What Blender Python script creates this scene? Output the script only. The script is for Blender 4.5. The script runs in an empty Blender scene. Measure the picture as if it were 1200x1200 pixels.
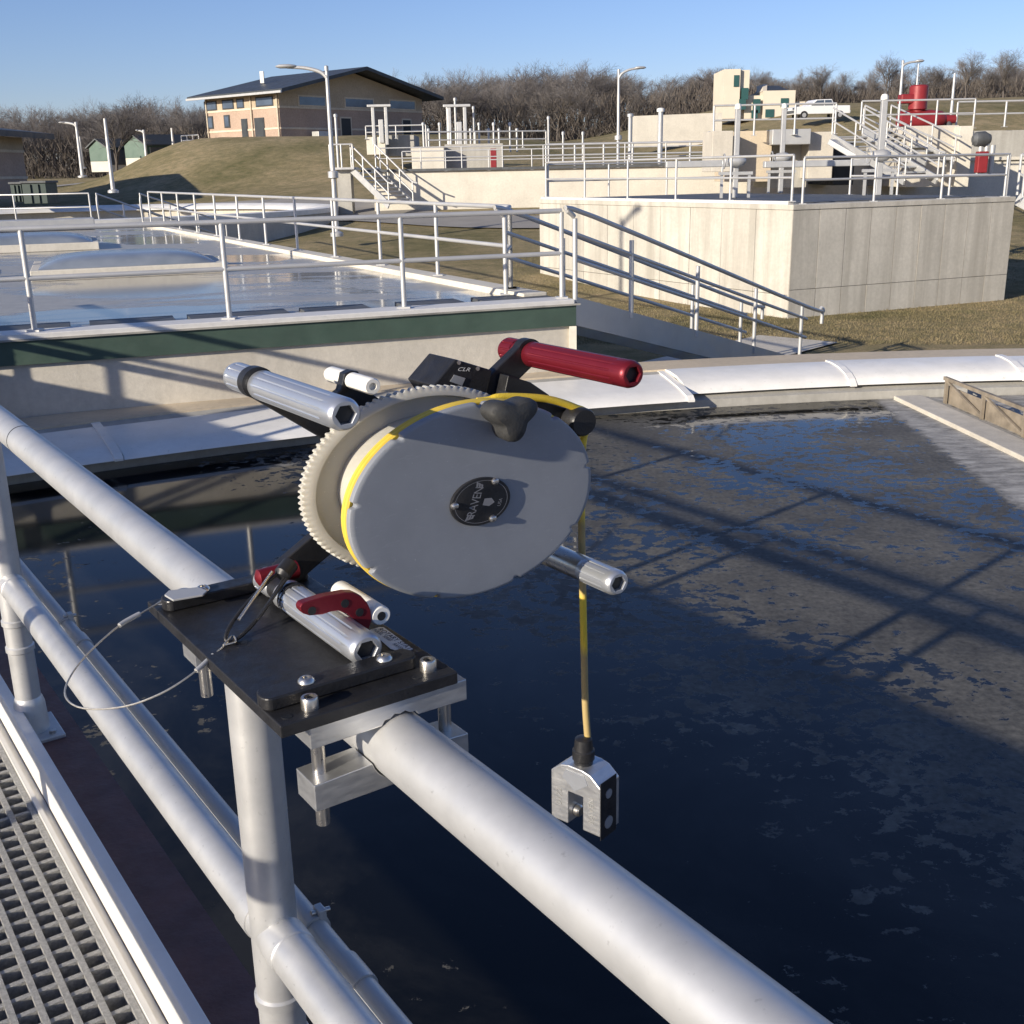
import bpy, bmesh, math, random
from mathutils import Vector, Matrix
import numpy as np

# ------------------------------------------------------------------ camera, sky, sun, exposure
scn = bpy.context.scene
EYE = 2.9
PITCH = math.atan(400 / 1300.0)
ROLL = 0.020
_fw = Vector((0, math.cos(PITCH), -math.sin(PITCH)))
_u0 = Vector((0, math.sin(PITCH), math.cos(PITCH)))
_r0 = Vector((1, 0, 0))
_rt = math.cos(ROLL) * _r0 - math.sin(ROLL) * _u0
_up = math.sin(ROLL) * _r0 + math.cos(ROLL) * _u0
cam_d = bpy.data.cameras.new('camera')
cam = bpy.data.objects.new('camera', cam_d)
scn.collection.objects.link(cam)
cam.matrix_world = Matrix(((_rt.x, _up.x, -_fw.x, 0), (_rt.y, _up.y, -_fw.y, 0), (_rt.z, _up.z, -_fw.z, EYE), (0, 0, 0, 1)))
cam_d.sensor_fit = 'HORIZONTAL'
cam_d.sensor_width = 36
cam_d.lens = 36 * 1300 / 1200.0
cam_d.clip_start = 0.02
cam_d.clip_end = 2000
scn.camera = cam

SUN_EL = math.radians(16.9)
SUN_TO = math.radians(46.5)          # direction the light travels, clockwise from +Y
wd = bpy.data.worlds.new('World'); scn.world = wd; wd.use_nodes = True
nt = wd.node_tree
bg = nt.nodes['Background']
sky = nt.nodes.new('ShaderNodeTexSky'); sky.sky_type = 'NISHITA'; sky.sun_disc = False
sky.sun_elevation = SUN_EL; sky.sun_rotation = SUN_TO + math.pi
sky.altitude = 500; sky.air_density = 1.0; sky.dust_density = 0.5; sky.ozone_density = 5.0
tint = nt.nodes.new('ShaderNodeMix'); tint.data_type = 'RGBA'; tint.blend_type = 'MULTIPLY'; tint.inputs[0].default_value = 1
tint.inputs[7].default_value = (1.13, .94, 1.02, 1)
nt.links.new(sky.outputs[0], tint.inputs[6]); nt.links.new(tint.outputs[2], bg.inputs[0]); bg.inputs[1].default_value = 0.10
sl = bpy.data.lights.new('sun', 'SUN'); sl.energy = 4.8; sl.angle = math.radians(0.53); sl.color = (1.0, 0.90, 0.745)
sun = bpy.data.objects.new('sun', sl); scn.collection.objects.link(sun)
ld = Vector((math.sin(SUN_TO) * math.cos(SUN_EL), math.cos(SUN_TO) * math.cos(SUN_EL), -math.sin(SUN_EL)))
sun.rotation_euler = ld.to_track_quat('-Z', 'Y').to_euler()
sun.location = (-20, -20, 30)
scn.view_settings.view_transform = 'Standard'; scn.view_settings.look = 'None'
scn.view_settings.gamma = 1; scn.view_settings.exposure = 0.5
scn.cycles.use_denoising = True
scn.cycles.max_bounces = 6
random.seed(7)

# ------------------------------------------------------------------ helpers
COL = scn.collection
CAMP = Vector((0, 0, EYE))
def ray(x, y):
    return (_fw * 1300 + _rt * (x - 600) + _up * (600 - y)).normalized()
def at_z(x, y, z):
    d = ray(x, y); return CAMP + d * ((z - EYE) / d.z)
def px_of(p):
    v = Vector(p) - CAMP; k = v.dot(_fw); return 600 + 1300 * v.dot(_rt) / k, 600 - 1300 * v.dot(_up) / k
def reach(o, d, xt):
    lo, hi = 0.0, 60.0                       # distance along d from o until the picture column xt is met
    s0 = px_of(o)[0] < xt
    for _ in range(50):
        m_ = (lo + hi) / 2
        if (px_of(Vector(o) + Vector(d) * m_)[0] < xt) == s0: lo = m_
        else: hi = m_
    return lo
def at_d(x, y, D):
    d = ray(x, y); return CAMP + d * (D / d.y)
AZ = math.radians(-34.53)                         # the footbridge's own axes
Q = Vector((math.cos(AZ), -math.sin(AZ), 0)); S = Vector((math.sin(AZ), math.cos(AZ), 0)); Z = Vector((0, 0, 1))
def W(q, s, z):
    return CAMP + Q * q + S * s + Z * z
def qz(x, y, s):
    d = ray(x, y); p = d * (s / d.dot(S)); return p.dot(Q), p.z
def qs(x, y, z):
    d = ray(x, y); p = d * (z / d.z); return p.dot(Q), p.dot(S)

def node(nt, t, **k):
    n = nt.nodes.new(t)
    for a, b in k.items(): setattr(n, a, b)
    return n
def ramp(nt, inp, stops):
    r = node(nt, 'ShaderNodeValToRGB'); e = r.color_ramp.elements
    while len(e) < len(stops): e.new(0.5)
    for el, (p, c) in zip(e, stops):
        el.position = p; el.color = (*c, 1) if len(c) == 3 else c
    nt.links.new(inp, r.inputs[0]); return r
def noise(nt, vec, scale, detail=4, rough=0.55, dist=0):
    n = node(nt, 'ShaderNodeTexNoise'); n.inputs['Scale'].default_value = scale
    n.inputs['Detail'].default_value = detail; n.inputs['Roughness'].default_value = rough
    n.inputs['Distortion'].default_value = dist
    nt.links.new(vec, n.inputs['Vector']); return n
def pmap(nt, scale=(1, 1, 1), coord='pos'):
    if coord == 'pos':
        g = node(nt, 'ShaderNodeNewGeometry').outputs['Position']
    else:
        g = node(nt, 'ShaderNodeTexCoord').outputs['Object']
    m = node(nt, 'ShaderNodeMapping'); m.inputs['Scale'].default_value = scale
    nt.links.new(g, m.inputs['Vector']); return m.outputs[0]
def mixc(nt, f, a, b, mode='MIX'):
    m = node(nt, 'ShaderNodeMix', data_type='RGBA', blend_type=mode)
    for s, v in ((0, f), (6, a), (7, b)):
        if hasattr(v, 'is_linked'): nt.links.new(v, m.inputs[s])
        elif isinstance(v, (int, float)): m.inputs[s].default_value = v
        else: m.inputs[s].default_value = (*v, 1)
    return m.outputs[2]
def bump(nt, b, h, strength=0.3, dist=0.01):
    n = node(nt, 'ShaderNodeBump'); n.inputs['Strength'].default_value = strength; n.inputs['Distance'].default_value = dist
    nt.links.new(h, n.inputs['Height']); nt.links.new(n.outputs[0], b.inputs['Normal'])
def M0(name):
    m = bpy.data.materials.new(name); m.use_nodes = True
    return m, m.node_tree, m.node_tree.nodes['Principled BSDF']
def mat(name, col, rough=0.5, metal=0.0, var=0.15, scale=8, bmp=0.0, bscale=60, rvar=0.1, coat=0, aniso=(1, 1, 1), coord='pos', wear=0, wscale=140):
    m, t, b = M0(name)
    v = pmap(t, aniso, coord)
    n = noise(t, v, scale, 6, 0.6)
    lo = tuple(c * (1 - var) for c in col); hi = tuple(min(1, c * (1 + var)) for c in col)
    r = ramp(t, n.outputs[0], [(0.25, lo), (0.75, hi)])
    cout = r.outputs[0]
    if wear:
        w1 = noise(t, v, wscale, 3, .6); w2 = noise(t, v, wscale * .12, 4, .7)
        k1 = ramp(t, w1.outputs[0], [(.66, (1, 1, 1)), (.74, (1 - wear,) * 3)]); k2 = ramp(t, w2.outputs[0], [(.35, (1 - wear * .45,) * 3), (.6, (1, 1, 1))])
        cout = mixc(t, 1, mixc(t, 1, cout, k1.outputs[0], 'MULTIPLY'), k2.outputs[0], 'MULTIPLY')
    t.links.new(cout, b.inputs['Base Color'])
    mr = node(t, 'ShaderNodeMapRange'); mr.inputs[1].default_value = .3; mr.inputs[2].default_value = .7
    mr.inputs[3].default_value = max(0.02, rough - rvar); mr.inputs[4].default_value = min(1, rough + rvar)
    n2 = noise(t, v, scale * 2.3, 5); t.links.new(n2.outputs[0], mr.inputs[0]); t.links.new(mr.outputs[0], b.inputs['Roughness'])
    b.inputs['Metallic'].default_value = metal
    if coat: b.inputs['Coat Weight'].default_value = coat
    if bmp:
        n3 = noise(t, v, bscale, 4); bump(t, b, n3.outputs[0], bmp, 0.01)
    return m
def concrete(name, col, streak=0.5, dark=0.55, rough=0.85, top=None, sc=1.0, lo=.46, hi=.72, vary=0):
    """cast concrete: blotches, fine grain and vertical weather streaks"""
    m, t, b = M0(name)
    v = pmap(t)
    n1 = noise(t, v, 0.9 * sc, 6, .65); n2 = noise(t, v, 14 * sc, 5, .7)
    vs = pmap(t, (2.2 * sc, 2.2 * sc, 0.12 * sc)); n3 = noise(t, vs, 1.6, 6, .65, .3)
    base = ramp(t, n1.outputs[0], [(0.3, tuple(c * .86 for c in col)), (0.7, tuple(min(1, c * 1.08) for c in col))])
    g = ramp(t, n2.outputs[0], [(0.3, (.88, .88, .87)), (0.7, (1.06, 1.06, 1.05))])
    c1 = mixc(t, 1.0, base.outputs[0], g.outputs[0], 'MULTIPLY')
    s = ramp(t, n3.outputs[0], [(lo, (0, 0, 0)), (hi, (1, 1, 1))])
    f = node(t, 'ShaderNodeMath', operation='MULTIPLY'); t.links.new(s.outputs[0], f.inputs[0]); f.inputs[1].default_value = streak
    c2 = mixc(t, f.outputs[0], c1, tuple(c * dark for c in (col[0], col[1] * .98, col[2] * .94)))
    if vary:
        oi = node(t, 'ShaderNodeObjectInfo'); rr_ = ramp(t, oi.outputs['Random'], [(0, (1 - vary,) * 3), (1, (1 + vary * .6,) * 3)])
        c2 = mixc(t, 1, c2, rr_.outputs[0], 'MULTIPLY')
    t.links.new(c2, b.inputs['Base Color']); b.inputs['Roughness'].default_value = rough
    n4 = noise(t, v, 40 * sc, 5, .7); bump(t, b, n4.outputs[0], .25, .01)
    return m

class MB:
    def __init__(s): s.v = []; s.f = []
    def add(s, vs, fs):
        o = len(s.v); s.v += [Vector(p) for p in vs]; s.f += [tuple(i + o for i in f) for f in fs]
    def box(s, c, sx, sy, sz, ex=Vector((1, 0, 0)), ey=Vector((0, 1, 0)), ez=Vector((0, 0, 1))):
        c = Vector(c)
        p = [c + ex * (a * sx / 2) + ey * (b * sy / 2) + ez * (d * sz / 2) for d in (-1, 1) for b in (-1, 1) for a in (-1, 1)]
        s.add(p, [(0, 2, 3, 1), (4, 5, 7, 6), (0, 1, 5, 4), (2, 6, 7, 3), (0, 4, 6, 2), (1, 3, 7, 5)]); return s
    def bar(s, a, b, w, h, up=Vector((0, 0, 1))):
        a = Vector(a); b = Vector(b); d = (b - a); L = d.length; d /= L
        e = d.cross(up).normalized(); u = e.cross(d)
        return s.box((a + b) / 2, L, w, h, d, e, u)
    def tube(s, pts, r, n=12, cap=True, closed=False):
        pts = [Vector(p) for p in pts]; N = len(pts)
        rs = r if isinstance(r, (list, tuple)) else [r] * N
        vs = []; prev = None
        for i, p in enumerate(pts):
            if closed: d = pts[(i + 1) % N] - pts[i - 1]
            else: d = pts[min(i + 1, N - 1)] - pts[max(i - 1, 0)]
            d.normalize()
            if prev is None:
                a = Vector((0, 0, 1)) if abs(d.z) < .9 else Vector((1, 0, 0))
                e = d.cross(a).normalized()
            else:
                e = (prev - d * prev.dot(d)).normalized()
            prev = e; u = d.cross(e)
            vs += [p + (e * math.cos(t) + u * math.sin(t)) * rs[i] for t in (2 * math.pi * k / n for k in range(n))]
        fs = []
        for i in range(N if closed else N - 1):
            j = (i + 1) % N
            fs += [(i * n + k, i * n + (k + 1) % n, j * n + (k + 1) % n, j * n + k) for k in range(n)]
        if cap and not closed:
            fs += [tuple(range(n - 1, -1, -1)), tuple(range((N - 1) * n, N * n))]
        s.add(vs, fs); return s
    def loft(s, o, ax, u, v, st, n=48, cap0=True, cap1=True):
        """stations (t, radius or function of angle) along ax from o"""
        vs = []
        for t, r in st:
            for k in range(n):
                a = 2 * math.pi * k / n; R = r(a) if callable(r) else r
                vs.append(o + ax * t + u * (R * math.cos(a)) + v * (R * math.sin(a)))
        fs = []
        for i in range(len(st) - 1):
            fs += [(i * n + k, i * n + (k + 1) % n, (i + 1) * n + (k + 1) % n, (i + 1) * n + k) for k in range(n)]
        if cap0: fs.append(tuple(range(n - 1, -1, -1)))
        if cap1: fs.append(tuple(range((len(st) - 1) * n, len(st) * n)))
        s.add(vs, fs); return s
    def prism(s, poly, d):
        """poly: list of 3D points, extruded by vector d"""
        n = len(poly); d = Vector(d)
        s.add([Vector(p) for p in poly] + [Vector(p) + d for p in poly],
              [tuple(range(n)), tuple(range(2 * n - 1, n - 1, -1))] + [(k, k + n, (k + 1) % n + n, (k + 1) % n) for k in range(n)])
        return s
    def build(s, name, m, parent=None, smooth=False, bevel=0, org=None, seg=2):
        me = bpy.data.meshes.new(name)
        o = Vector(org) if org is not None else (parent.matrix_world.translation if parent else Vector((0, 0, 0)))
        if org is None and parent is None and s.v:
            lo = Vector([min(p[i] for p in s.v) for i in range(3)]); hi = Vector([max(p[i] for p in s.v) for i in range(3)])
            o = Vector(((lo.x + hi.x) / 2, (lo.y + hi.y) / 2, lo.z))
        me.from_pydata([tuple(p - o) for p in s.v], [], s.f)
        bm = bmesh.new(); bm.from_mesh(me); bmesh.ops.recalc_face_normals(bm, faces=bm.faces); bm.to_mesh(me); bm.free()
        me.materials.append(m)
        ob = bpy.data.objects.new(name, me); COL.objects.link(ob)
        if parent: ob.parent = parent; ob.location = o - parent_world(parent)
        else: ob.location = o
        if smooth:
            me.shade_smooth()
            me.set_sharp_from_angle(angle=math.radians(38))
        if bevel:
            b = ob.modifiers.new('bevel', 'BEVEL'); b.width = bevel; b.segments = seg; b.limit_method = 'ANGLE'
        WORLD[ob.name] = o
        return ob
WORLD = {}
def parent_world(p): return WORLD[p.name]
def tag(o, label=None, cat=None, group=None, kind=None):
    for k, v in (('label', label), ('category', cat), ('group', group), ('kind', kind)):
        if v: o[k] = v
    return o
def thing(name, loc, label, cat, group=None):
    o = bpy.data.objects.new(name, None); COL.objects.link(o); o.location = loc; o.empty_display_size = .1
    WORLD[o.name] = Vector(loc)
    o.matrix_world = Matrix.Translation(loc)
    return tag(o, label, cat, group)
_old_build = MB.build
def _build(s, name, m, parent=None, **k):
    if parent is not None and 'org' not in k: k['org'] = WORLD[parent.name]
    return _old_build(s, name, m, parent, **k)
MB.build = _build
def text_mesh(txt, o, ex, ey, size, name, m, parent, ez=None, depth=0.0, space=1.0):
    cu = bpy.data.curves.new('t', 'FONT'); cu.body = txt; cu.size = size; cu.align_x = 'CENTER'; cu.align_y = 'CENTER'
    cu.space_character = space; cu.resolution_u = 3
    tmp = bpy.data.objects.new('t', cu); COL.objects.link(tmp)
    bpy.context.view_layer.update()
    me = bpy.data.meshes.new_from_object(tmp)
    b = MB(); b.add([o + ex * v.co.x + ey * v.co.y for v in me.vertices], [tuple(p.vertices) for p in me.polygons])
    bpy.data.objects.remove(tmp); bpy.data.meshes.remove(me); bpy.data.curves.remove(cu)
    return b.build(name, m, parent)

# ------------------------------------------------------------------ materials
ALU = mat('satin_aluminium', (.57, .57, .565), .46, .55, .03, 8, .02, 900, .07, wear=.22, wscale=110)
ALU_TOE = mat('painted_aluminium', (.72, .70, .66), .55, .25, .06, 12)
ALU_RAW = mat('milled_aluminium', (.66, .66, .65), .36, .85, .10, 25, .03, 900, .08, aniso=(1, 1, 4))
GALV = mat('galvanised_steel', (.50, .50, .49), .5, .45, .08, 3)
RAILFAR = mat('rail_aluminium', (.55, .545, .53), .48, .45, .08, 2)
STEEL = mat('stainless_steel', (.60, .57, .52), .30, .95, .04, 60, 0, 60, .04)
BLACK = mat('black_anodised', (.022, .022, .024), .42, .25, .35, 40, .08, 300, .12)
RUBBER = mat('black_rubber', (.035, .035, .034), .62, 0, .25, 90, .1, 400)
REDA = mat('red_anodised', (.17, .011, .020), .40, .45, .05, 30, 0, 400, .04)
GRIP = mat('silver_grip', (.58, .60, .63), .34, .75, .03, 12, 0, 300, .03)
WHITEP = mat('white_plastic', (.80, .78, .72), .4, 0, .04, 40)
BROWN = mat('brown_paint', (.13, .062, .052), .6, 0, .3, 9, .2, 60)
GRATE = mat('gritty_grating', (.40, .395, .38), .9, 0, .35, 160, .8, 500)
YELLOW = mat('yellow_cable', (.68, .48, .06), .5, 0, .1, 60)
WHITE_COVER = mat('white_fibreglass', (.80, .78, .73), .40, 0, .06, 1.2, .03, 20, wear=.22, wscale=22)
CONC_PALE = concrete('pale_concrete', (.56, .52, .45), .35, .62)
CONC_TANK = concrete('streaked_concrete', (.53, .50, .44), .62, .60, lo=.42, hi=.66, vary=.08)
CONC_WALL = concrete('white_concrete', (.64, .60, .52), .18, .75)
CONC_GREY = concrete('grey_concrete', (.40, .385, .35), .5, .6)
CONC_TAN = concrete('tan_concrete', (.55, .46, .34), .2, .8)
GREENB = mat('green_band', (.05, .082, .062), .55, 0, .2, 3, .1, 30)
DARKG = mat('dark_grating', (.10, .105, .11), .6, .3, .3, 4)
DARK = mat('dark_opening', (.012, .013, .015), .5, 0, .2, 3)  # near-black, painted in for shade inside holes and openings; also used on doors
ROOFM = mat('charcoal_roof', (.055, .062, .068), .5, .3, .15, 1)
GLASS = mat('dark_window_glass', (.10, .13, .18), .08, .3, .2, 1)
CREAM = mat('cream_stucco', (.62, .555, .45), .85, 0, .06, 1)
ASPH = mat('road_gravel', (.26, .245, .225), .95, 0, .14, .8, .3, 30)
SHEDG = mat('green_sheet_metal', (.055, .105, .08), .5, .1, .1, 1)
REDEQ = mat('red_equipment', (.24, .022, .026), .45, .1, .2, 2)
CARW = mat('white_car_paint', (.78, .78, .77), .25, 0, .03, 1, coat=.5)
TYRE = mat('tyre_rubber', (.02, .02, .02), .8, 0, .2, 5)

def brick_mat(name, col):
    m, t, b = M0(name); v = pmap(t); n = noise(t, v, .6, 5); n2 = noise(t, v, 9, 4)
    r = ramp(t, n.outputs[0], [(.3, tuple(c * .9 for c in col)), (.7, tuple(c * 1.08 for c in col))])
    g = ramp(t, n2.outputs[0], [(.3, (.86, .84, .83)), (.7, (1.08, 1.08, 1.08))])
    t.links.new(mixc(t, 1, r.outputs[0], g.outputs[0], 'MULTIPLY'), b.inputs['Base Color']); b.inputs['Roughness'].default_value = .9
    return m
BRICK = brick_mat('tan_brick', (.42, .315, .245)); BRICKB = brick_mat('buff_block', (.45, .37, .27)); BAND = brick_mat('cream_band', (.62, .54, .42))

def poly_plastic(name, col, trans=.35, rough=.45):
    m, t, b = M0(name)
    v = pmap(t); n = noise(t, v, 30, 5); n2 = noise(t, v, 500, 3)
    r = ramp(t, n.outputs[0], [(.3, tuple(c * .94 for c in col)), (.7, tuple(min(1, c * 1.04) for c in col))])
    t.links.new(r.outputs[0], b.inputs['Base Color']); b.inputs['Roughness'].default_value = rough
    sc1 = noise(t, pmap(t, (9, 60, 240)), 1.6, 5, .7, .4); sp1 = noise(t, v, 330, 2, .5)
    kk = ramp(t, sc1.outputs[0], [(.60, (0, 0, 0)), (.66, (.22, .22, .22)), (.70, (0, 0, 0))]); kp = ramp(t, sp1.outputs[0], [(.73, (0, 0, 0)), (.77, (.5, .5, .5))])
    t.links.new(mixc(t, kp.outputs[0], mixc(t, kk.outputs[0], r.outputs[0], tuple(min(1, c * 1.5) for c in col)), tuple(min(1, c * 1.8) for c in col)), b.inputs['Base Color'])
    b.inputs['Subsurface Weight'].default_value = trans; b.inputs['Subsurface Radius'].default_value = (.012, .010, .007); b.inputs['Subsurface Scale'].default_value = 1.0
    bump(t, b, n2.outputs[0], .03, .002)
    return m
DISC = poly_plastic('pale_grey_polymer', (.235, .25, .275), .08, .45)
NATURAL = poly_plastic('natural_polymer', (.47, .45, .395), .35, .5)

def dirty_cable():
    m, t, b = M0('yellow_cable_worn')
    v = pmap(t); n = noise(t, v, 7, 2, .4); n2 = noise(t, v, 900, 2)
    s = node(t, 'ShaderNodeSeparateXYZ'); t.links.new(v, s.inputs[0])
    w = node(t, 'ShaderNodeMath', operation='SINE'); k = node(t, 'ShaderNodeMath', operation='MULTIPLY'); k.inputs[1].default_value = 42
    t.links.new(s.outputs[2], k.inputs[0]); t.links.new(k.outputs[0], w.inputs[0])
    a = node(t, 'ShaderNodeMath', operation='MULTIPLY_ADD'); t.links.new(w.outputs[0], a.inputs[0]); a.inputs[1].default_value = .12; t.links.new(n.outputs[0], a.inputs[2])
    r = ramp(t, a.outputs[0], [(.50, (.85, .60, .05)), (.58, (.42, .31, .13))])
    t.links.new(r.outputs[0], b.inputs['Base Color']); b.inputs['Roughness'].default_value = .55
    bump(t, b, n2.outputs[0], .3, .002); return m
CABLEM = dirty_cable()

def grass_mat():
    m, t, b = M0('winter_grass'); v = pmap(t)
    n1 = noise(t, v, .22, 6, .65); n2 = noise(t, v, 2.2, 6, .7); n3 = noise(t, v, 24, 5, .75)
    a = ramp(t, n1.outputs[0], [(.34, (.185, .170, .095)), (.5, (.29, .245, .155)), (.66, (.37, .305, .205))])
    c = ramp(t, n2.outputs[0], [(.3, (.62, .68, .60)), (.7, (1.25, 1.18, 1.1))])
    d = ramp(t, n3.outputs[0], [(.3, (.6, .6, .6)), (.7, (1.3, 1.28, 1.2))])
    x = mixc(t, 1, mixc(t, 1, a.outputs[0], c.outputs[0], 'MULTIPLY'), d.outputs[0], 'MULTIPLY')
    t.links.new(x, b.inputs['Base Color']); b.inputs['Roughness'].default_value = 1; b.inputs['Specular IOR Level'].default_value = .1
    bump(t, b, n3.outputs[0], .8, .06); return m
GRASS = grass_mat()

def water_mat():
    m, t, b = M0('clarifier_water'); v = pmap(t)
    n1 = noise(t, v, .55, 5, .6, .4); n2 = noise(t, pmap(t, (1.0, 1.25, 1)), 8.0, 9, .68, .25); n3 = noise(t, v, 26, 4, .7)
    s = node(t, 'ShaderNodeSeparateXYZ'); t.links.new(v, s.inputs[0])
    # distance to the footbridge axis and closeness to the radial trough decide how thick the floating film lies
    def mth(op, a, bb=None, c=None):
        k = node(t, 'ShaderNodeMath', operation=op)
        for i, q in enumerate((a, bb, c)):
            if q is None: continue
            if isinstance(q, (int, float)): k.inputs[i].default_value = q
            else: t.links.new(q, k.inputs[i])
        return k.outputs[0]
    q = mth('ADD', mth('MULTIPLY', s.outputs[0], Q.x), mth('MULTIPLY', s.outputs[1], Q.y))
    mr = node(t, 'ShaderNodeMapRange', interpolation_type='SMOOTHSTEP'); t.links.new(q, mr.inputs[0])
    mr.inputs[1].default_value = 1.2; mr.inputs[2].default_value = 4.4; mr.inputs[3].default_value = -.17; mr.inputs[4].default_value = .035
    P1 = at_z(1062, 497, EYE - 2.4); P2 = at_z(1200, 600, EYE - 2.4); tt = (P2 - P1).normalized(); nx, ny = -tt.y, tt.x
    if nx < 0: nx, ny = -nx, -ny
    dd = mth('ADD', mth('ADD', mth('MULTIPLY', s.outputs[0], nx), mth('MULTIPLY', s.outputs[1], ny)), -(P1.x * nx + P1.y * ny))
    dd = mth('ADD', dd, mth('MULTIPLY', mth('SUBTRACT', n2.outputs[0], .5), .35))
    mb = node(t, 'ShaderNodeMapRange', interpolation_type='SMOOTHSTEP'); t.links.new(dd, mb.inputs[0])
    mb.inputs[1].default_value = -.05; mb.inputs[2].default_value = .08; mb.inputs[3].default_value = 0; mb.inputs[4].default_value = 1
    bandf = mb.outputs[0]; band = mth('MULTIPLY', bandf, .17)
    mf = node(t, 'ShaderNodeMapRange', interpolation_type='SMOOTHSTEP'); t.links.new(q, mf.inputs[0])
    mf.inputs[1].default_value = 5.2; mf.inputs[2].default_value = 7.5; mf.inputs[3].default_value = .02; mf.inputs[4].default_value = -.004
    band = mth('ADD', band, 0.0)
    th0 = mth('ADD', mf.outputs[0], 0.0)
    th = mth('ADD', mth('ADD', mth('MULTIPLY', n1.outputs[0], .62), mth('MULTIPLY', n2.outputs[0], .80)), mth('ADD', mth('ADD', mr.outputs[0], th0), band))
    mask = ramp(t, th, [(.718, (0, 0, 0)), (.738, (1, 1, 1))])
    sc = ramp(t, n3.outputs[0], [(.3, (.065, .063, .057)), (.7, (.165, .159, .142))])
    n5 = noise(t, pmap(t, (1, 2.2, 1)), 4.5, 8, .75, .3)
    bc = ramp(t, n5.outputs[0], [(.32, (.13, .125, .112)), (.5, (.34, .325, .295)), (.68, (.55, .53, .48))])
    tone = ramp(t, noise(t, v, 1.6, 5, .65).outputs[0], [(.3, (.55, .55, .56)), (.7, (1.25, 1.22, 1.15))])
    scb = mixc(t, bandf, mixc(t, 1, sc.outputs[0], tone.outputs[0], 'MULTIPLY'), bc.outputs[0])
    film = ramp(t, noise(t, v, .9, 7, .66, .5).outputs[0], [(.44, (0, 0, 0)), (.66, (1, 1, 1))])
    ff = mth('MULTIPLY', film.outputs[0], .75)
    f2 = mth('MULTIPLY', mask.outputs[0], .92)
    col = mixc(t, f2, mixc(t, ff, (.0048, .0056, .0062), (.030, .030, .028)), scb)
    t.links.new(col, b.inputs['Base Color'])
    ro = node(t, 'ShaderNodeMapRange'); t.links.new(f2, ro.inputs[0]); ro.inputs[3].default_value = .06; ro.inputs[4].default_value = .7
    t.links.new(ro.outputs[0], b.inputs['Roughness'])
    b.inputs['IOR'].default_value = 1.33
    w1 = noise(t, pmap(t, (1, 1.4, 1)), 3.2, 3, .5); h = mth('ADD', mth('MULTIPLY', w1.outputs[0], .12), mth('MULTIPLY', mask.outputs[0], .25))
    bump(t, b, h, .05, .02)
    return m
WATER = water_mat()

def roof_mat():
    m, t, b = M0('wet_roof_slab'); v = pmap(t)
    n1 = noise(t, pmap(t, (.35, .6, 1)), .9, 5, .6, .5); n2 = noise(t, v, 6, 5, .7)
    mask = ramp(t, n1.outputs[0], [(.45, (0, 0, 0)), (.53, (1, 1, 1))])
    c = ramp(t, n2.outputs[0], [(.3, (.30, .285, .25)), (.7, (.41, .39, .34))])
    t.links.new(mixc(t, mask.outputs[0], c.outputs[0], (.17, .165, .155)), b.inputs['Base Color'])
    ro = node(t, 'ShaderNodeMapRange'); t.links.new(mask.outputs[0], ro.inputs[0]); ro.inputs[3].default_value = .42; ro.inputs[4].default_value = .11
    t.links.new(ro.outputs[0], b.inputs['Roughness']); b.inputs['Specular IOR Level'].default_value = .7
    return m
ROOFTOP = roof_mat()
def dome_mat():
    m, t, b = M0('blue_grey_acrylic'); n = noise(t, pmap(t), 2, 4)
    r = ramp(t, n.outputs[0], [(.3, (.17, .20, .24)), (.7, (.25, .28, .32))]); t.links.new(r.outputs[0], b.inputs['Base Color'])
    b.inputs['Roughness'].default_value = .22; return m
DOME = dome_mat()
BARK = mat('winter_bark', (.10, .086, .075), .95, 0, .3, .5)
TWIG = mat('bare_twigs', (.145, .132, .126), .95, 0, .25, .15)
TWIG2 = mat('reddish_twigs', (.112, .096, .088), .95, 0, .3, .15)
SCRUB = mat('brown_scrub', (.095, .080, .068), 1, 0, .45, .4)
TEALW = mat('teal_window', (.03, .09, .085), .15, .1, .1, 1)

# ------------------------------------------------------------------ terrain
def sm(a, b, x):
    t = min(1, max(0, (x - a) / (b - a))); return t * t * (3 - 2 * t)
def ter(x, y):
    y0 = 26 + 16 * sm(-4, -20, x)
    h = .068 * (min(y, 102) - y0) if y > y0 else 0
    if y > 102: h += .022 * (min(y, 220) - 102)
    h *= 1 - .30 * sm(-20, -40, x)
    h += 2.9 * sm(4, 24, x) * sm(52, 80, y)
    dx = x + 16.5; d = math.hypot(dx * (1.75 if dx < 0 else 1.0), (y - 97) / 1.15)
    k = 1 - sm(13, 28, d)
    h = h * (1 - k) + max(h, 5.6) * k
    h += .12 * math.sin(x * .21 + 1.3) * math.sin(y * .17) * sm(30, 60, y)
    return h
def ground():
    xs = sorted(set([round(-80 + 2 * i, 2) for i in range(81)] + [-400, -250, -160, -120, -100, 100, 120, 160, 250, 400]))
    ys = [-60, -30, -10, 0, 8, 14, 20, 23] + [25 + 2 * i for i in range(60)] + [150, 165, 185, 220, 300, 450, 700]
    b = MB(); vs = [(x, y, ter(x, y)) for y in ys for x in xs]; n = len(xs)
    b.add(vs, [(j * n + i, j * n + i + 1, (j + 1) * n + i + 1, (j + 1) * n + i) for j in range(len(ys) - 1) for i in range(n - 1)])
    o = b.build('ground', GRASS, org=(0, 0, 0), smooth=True); o['kind'] = 'structure'
ground()
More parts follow.
